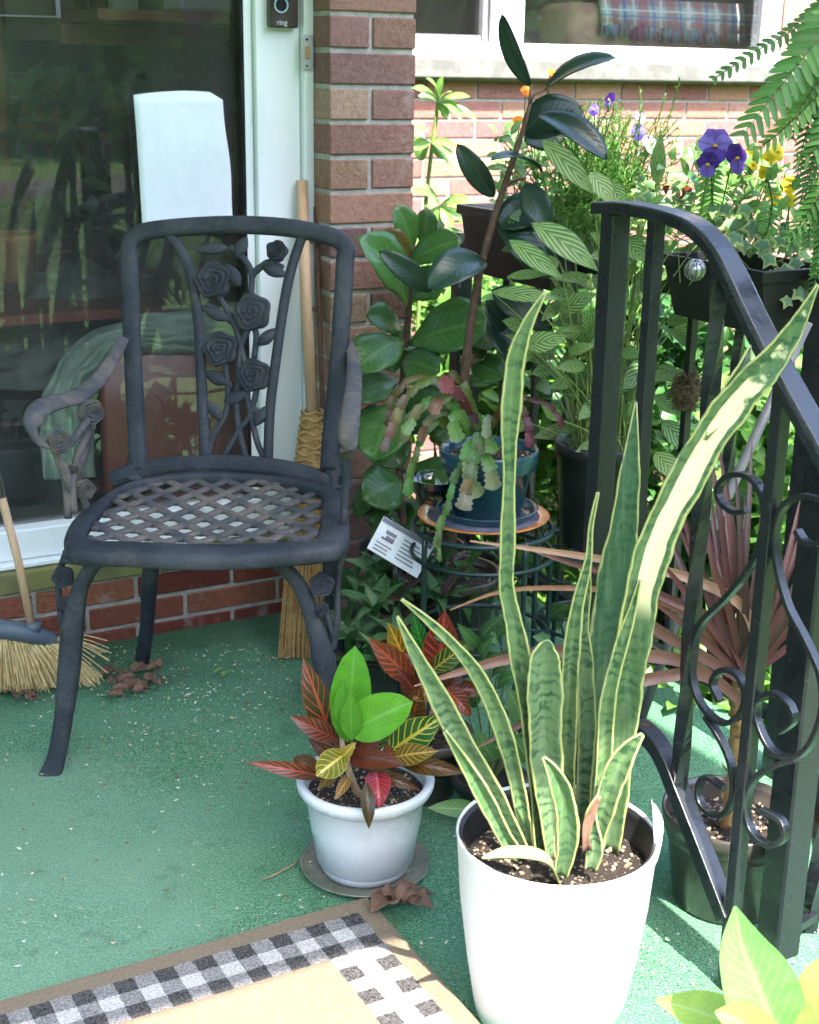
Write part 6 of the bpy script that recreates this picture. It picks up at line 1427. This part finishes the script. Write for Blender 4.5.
# ground cover carpet of leaves
fm = MB()
for k in range(2600):
    p = V((rnd.uniform(.3, 2.6), rnd.uniform(1.7, 5.0), g + .01))
    if ha(p) < .42: continue
    dv = V((rnd.uniform(-1, 1), rnd.uniform(-1, 1), rnd.uniform(.1, 1))).normalized(); leaf3(fm, p, p + dv * rnd.uniform(.04, .1), .035, 'ovate', .1, V((0, -.3, 1)), .2, jit((.10, .24, .05), .35), None, 2, 2)
tag(fm.build('ground_cover', M['vein_leaf']), 'low green ground cover leaves in the garden bed', 'ground cover', kind='stuff')
ne = thing('coir_nest', at(687, 392, d=2.36), 'small brown ball of coir fibre hooked on the side railing', 'nest'); q = ne.location.copy(); m = MB()
for k in range(260):
    a = rnd.uniform(0, 6.28); e = rnd.uniform(-1.3, 1.3); p = q + V((math.cos(a) * math.cos(e) * .026, math.sin(a) * math.cos(e) * .026, math.sin(e) * .028)); dv = V((rnd.uniform(-1, 1), rnd.uniform(-1, 1), rnd.uniform(-1, 1))).normalized() * .014; m.tube([p - dv, p + dv * .2 + V((0, 0, .002)), p + dv], .0009, 3, cap=False)
m.build('fibres', M['coir'], ne)
m = MB(); m.lathe(q - UP * .024, [(0, 0), (.016, .006), (.023, .022), (.018, .040), (0, .046)], 16); m.build('core', M['coir'], ne)

# ------------------------------------------------------------------ fallen leaves and petals on the carpet
def dead(x, y, s, label, n=3, group=None):
    p = at(x, y, z=.008); t = MB()
    for k in range(n):
        a = rnd.uniform(0, 6.28); dv = V((math.cos(a), math.sin(a), rnd.uniform(.0, .3))) * s * rnd.uniform(.6, 1.1)
        leaf3(t, p, p + dv, s * rnd.uniform(.5, .9), 'lance', .12, V((rnd.uniform(-.4, .4), rnd.uniform(-.4, .4), 1)), .35, n=10, nx=6, wave=.09, cup=.05)
    for v in t.v: v.z = max(v.z, .004)
    o = t.build('dry_leaf', M['deadleaf'], solid=.0006); tag(o, label, 'dead leaf', group)
dead(397, 903, .052, 'crumpled dry brown leaf at the back corner of the doormat', 6)
GD = 'dry leaves swept by the chair legs'
for i, (x, y) in enumerate(((118, 682), (132, 672), (148, 690), (122, 696), (110, 672), (152, 682), (130, 688), (18, 694), (35, 697), (160, 668))): dead(x, y, .034, ('dry brown leaf in the pile behind the front chair leg' if i not in (7, 8) else 'dry brown leaf tucked under the yellow broom bristles'), 3, GD)
for (x, y) in ((290, 632), (296, 640), (300, 625)): dead(x, y, .03, 'dry brown leaf beside the corn broom', 2, 'dry leaves by the corn broom')
m = MB()
for k in range(1150):
    if rnd.random() < .68: x, y = rnd.gauss(200, 95), rnd.gauss(690, 42)
    else: x, y = rnd.uniform(0, 480), rnd.uniform(640, 980)
    if rnd.random() < .12: x, y = rnd.uniform(640, 819), rnd.uniform(900, 1000)
    if y < 645 or y > 1010: continue
    p = at(x, y, z=.004)
    if hb(p) < .02: continue
    s = rnd.uniform(.0014, .0042) * (.6 if x > 600 else 1) * (2 if rnd.random() < .06 else 1); a = rnd.uniform(0, 6.28); X = V((math.cos(a), math.sin(a), rnd.uniform(-.2, .3))) * s; Y = V((-math.sin(a), math.cos(a), 0)) * s * rnd.uniform(.3, .8)
    c = rnd.choice([(.62, .58, .45), (.55, .5, .38), (.30, .17, .09), (.22, .11, .06), (.45, .48, .22), (.7, .68, .6)]); b = len(m.v); p = p + UP * .002
    m.v += [p - X, p - Y * .9, p + X + UP * .001, p + Y]; m.face([b, b + 1, b + 2, b + 3], c=jit(c, .2))
tag(m.build('petal_litter', M['flake'], solid=.0006), 'tiny fallen petals and crumbs on the green carpet', 'litter', kind='stuff')
m = MB(); m.tube(cat([at(262, 880, z=.006), at(280, 872, z=.008), at(299, 861, z=.006)], 3), .0012, 5); tag(m.build('twig', M['stem_tan']), 'short thin twig lying on the carpet left of the croton pot', 'twig')
m = MB()
for (x0, y0, x1, y1) in ((214, 673, 226, 668), (222, 676, 232, 671)): L(m, x0, y0, x1, y1, 6, at(x0, y0, z=.006).y, at(x1, y1, z=.01).y, c=(.2, .35, .1), nrm=V((0, 0, 1)))
tag(m.build('green_leaf_scrap', M['vein_leaf']), 'two small fresh green leaf scraps on the carpet under the chair', 'leaf')
for (x, y) in ((190, 668),): pass

# ------------------------------------------------------------------ trees and lawn behind the photographer (seen in the glass)
def tree(x, y, h, r, label, n=2600, col=(.07, .15, .03)):
    t = thing('garden_tree', V((x, y, g)), label, 'tree', 'trees across the lawn'); tm = MB(); base_ = V((x, y, g)); top = base_ + UP * h * .62
    tm.tube(cat([base_, base_ + V((.1, 0, h * .3)), top], 5), [r * .10, r * .07, r * .035], 10); cl = []
    for k in range(16):
        a = rnd.uniform(0, 6.28); e = rnd.uniform(-.25, 1.2); q = base_ + UP * h * .6 + V((math.cos(a) * math.cos(e), math.sin(a) * math.cos(e), math.sin(e) * .85)) * r * rnd.uniform(.45, .95); cl.append(q)
        tm.tube(cat([base_ + UP * h * rnd.uniform(.25, .55), base_.lerp(q, .55) + UP * h * .25, q], 3), [r * .035, r * .02, r * .006], 6)
    tm.build('trunk', M['bark'], t); fm = MB()
    for k in range(n):
        q = cl[rnd.randrange(16)] + V((rnd.gauss(0, .3), rnd.gauss(0, .3), rnd.gauss(0, .22))) * r; dv = V((rnd.uniform(-1, 1), rnd.uniform(-1, 1), rnd.uniform(-.8, .4))).normalized() * rnd.uniform(.14, .30)
        leaf3(fm, q, q + dv, .13, 'ovate', .1, V((rnd.uniform(-1, 1), rnd.uniform(-1, 1), 1)), .2, jit(col, .35), None, 2, 2)
    fm.build('crown', M['plain_leaf'], t)
TR = [(9, -5.5, 6, 2.6, 'round tree nearest the porch across the lawn'), (13, -9, 8, 3.4, 'tall tree in the middle of the row across the lawn'), (17, -5, 8, 3.4, 'tall tree at the right of the row across the lawn'), (9, -13, 9, 3.6, 'tall tree at the left of the row across the lawn'), (20, -13, 10, 4, 'tallest tree behind the row across the lawn'), (3, -16, 9, 3.6, 'tree straight across the lawn from the door'), (22, 0, 9, 4, 'tree standing beyond the right side garden'), (14, -.5, 6.5, 2.8, 'smaller round tree beyond the side garden'), (16, 6, 8, 3.5, 'tree right of the brick house'), (-4, -15, 9, 3.6, 'tree across the lawn to the left')]
for a in TR: tree(*a)
hd = MB(); nb = 60
for i in range(nb + 1):
    a = R(-175 + 215 * i / nb); r_ = 30 + 2 * math.sin(i * 1.3)
    for j in range(9):
        q = V((math.cos(a), math.sin(a), 0)) * (r_ + 1.6 * mnoise.noise(V((i * .6, j * .9, 0))) - .5 * j); q.z = g + (8 + 3.0 * mnoise.noise(V((i * .35, 5, 1)))) * j / 8; hd.v.append(q)
for i in range(nb):
    for j in range(8): hd.face([i * 9 + j, (i + 1) * 9 + j, (i + 1) * 9 + j + 1, i * 9 + j + 1], c=jit((.06, .13, .03), .4))
for k in range(7000):
    t = rnd.random(); a_ = R(-175 + 215 * t); p = V((math.cos(a_), math.sin(a_), 0)) * (28 + rnd.gauss(0, .8)); p.z = g + rnd.uniform(0, 9); dv = V((rnd.uniform(-1, 1), rnd.uniform(-1, 1), rnd.uniform(-.8, .4))).normalized() * rnd.uniform(.5, .9)
    leaf3(hd, p, p + dv, .5, 'ovate', .1, V((rnd.uniform(-1, 1), rnd.uniform(-1, 1), 1)), .2, jit((.10, .21, .05), .35), None, 2, 2)
tag(hd.build('far_hedgerow', M['plain_leaf']), 'dense dark hedgerow along the far side of the lawn', 'hedge', kind='stuff')
m = MB(); m.v += [V((40, -11, g + .004)), V((40, -8.5, g + .004)), V((-20, -11.5, g + .004)), V((-20, -14, g + .004))]; m.face([0, 1, 2, 3]); struct(m.build('road', simple('asphalt', (.06, .06, .06), (.045, .045, .045), 5, .9), smooth=False))

for o in bpy.data.objects:
    if '_o' in o: del o['_o']
scene.cycles.max_bounces = 10
scene.cycles.transparent_max_bounces = 16
